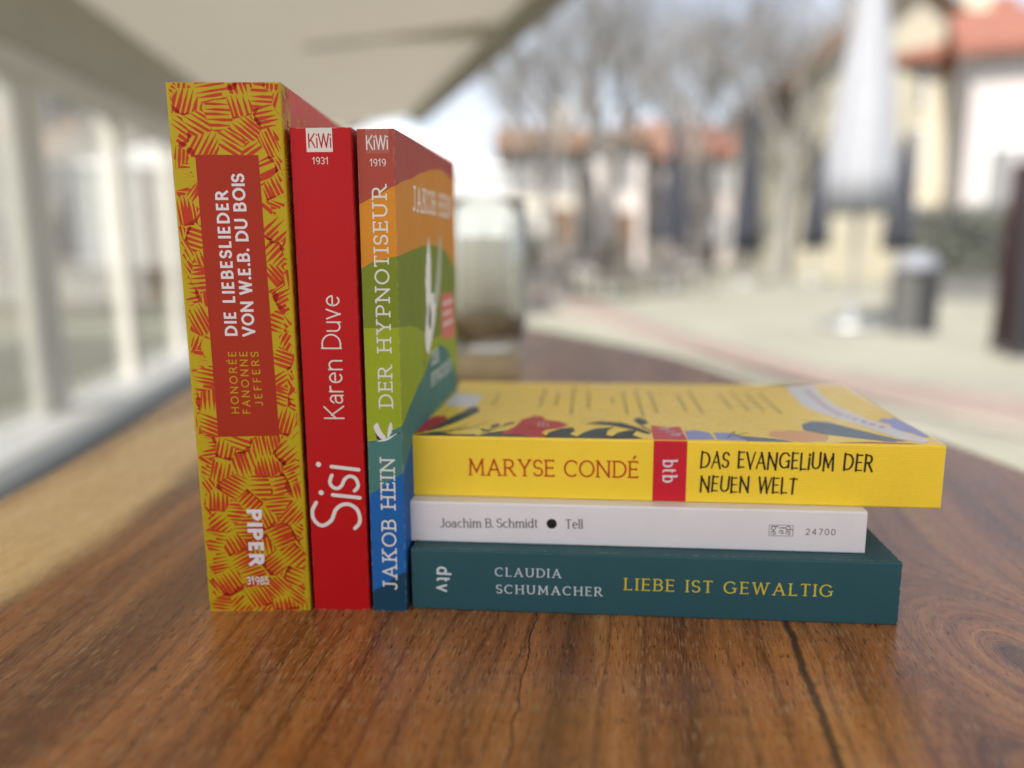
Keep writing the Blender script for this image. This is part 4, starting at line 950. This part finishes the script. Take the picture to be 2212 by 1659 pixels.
b4.art('stamen_art', [(sh(blob(53 + i % 3 * 2.0, 22 + i // 3 * 3.2, .55, .8)), 0) for i in range(8)], cream_ink, b4.front, TM, .08)
b4.art('lilac_art', [sh([(114.6, 2), (115, 17), (120, 19), (125, 15), (125.6, 3)]), sh([(126.4, 3), (126.6, 15), (133, 15), (137, 5), (138, 2)])], lil, b4.front, TM, .03)
b4.art('wedge_art', [sh([(133, 17), (137, 10), (150, 6), (156, 1.2), (138, 1.2)])], grl, b4.front, TM, .045)
b4.art('slate_leaf_art', [sh([(165, 22), (167, 33), (173, 40), (180, 38), (187, 26), (196, 12), (201, 6), (194, 4), (182, 10), (172, 15)])], grl, b4.front, TM, .05)
b4.art('peach_art', [sh(blob(161, 12, 12, 10, 0, 26, .12, 3))], pch, b4.front, TM, .03)
b4.art('ribbon_art', [sh([(182, 128), (198, 128), (195.5, 110), (193.5, 90), (194, 72), (197, 55), (201.5, 37), (206, 20), (210.5, 8), (206, 3), (200, 10), (193, 28), (187, 44), (180, 62), (178, 75), (180, 100)])], wht, b4.front, TM, .06)
b4.art('ribbon_lettering', [sh(blob(188 + 7.5 * abs((t_ - 8) / 8) ** 1.5 * (1 if t_ < 8 else .3) + (0 if t_ > 5 else (5 - t_) * .8), 30 + t_ * 5, 1.9, 1.4, 60, 8, .3, t_)) for t_ in range(0, 18)], pink, b4.front, TM, .09)
b4.art('cornflower_art', [sh([(203, 27), (205, 36), (202, 42), (206, 48), (209, 47), (211.9, 50), (212.6, 40), (212.8, 30), (212.8, 14), (210, 13), (208, 20)])], blu, b4.front, TM, .045)
b4.art('poppy_art', [sh([(172, 1.4), (186, 3.5), (200, 2.5), (204, 1.2)])], redfl, b4.front, TM, .07)
b4.art('price_label', [sh([(4.5, 62), (20, 59), (19.5, 90), (4, 94)])], wht, b4.front, TM, .03)
rn = random.Random(5); blurb_ink = cover_paper('grey_text_ink', (.26, .21, .07), .4)
for (x_, y0_, y1_) in ((27, 62, 92), (50.5, 62, 112), (58, 66, 100), (66, 47, 119), (74, 58, 104), (86, 72, 88), (92, 49, 108), (99, 44, 112), (106, 52, 108), (120, 58, 100), (127, 50, 110), (142, 62, 104), (149, 58, 108), (156, 60, 106), (163, 55, 104)):
    yy = y1_; tl_ = []
    while yy > y0_ + 2:
        ln = rn.uniform(2.5, 7); ln = min(ln, yy - y0_); tl_.append(rect(x_ + XO, yy - ln, x_ + XO + 1.15, yy)); yy -= ln + 1.1
    b4.art('blurb_line', tl_, blurb_ink, b4.front, TM, .03)
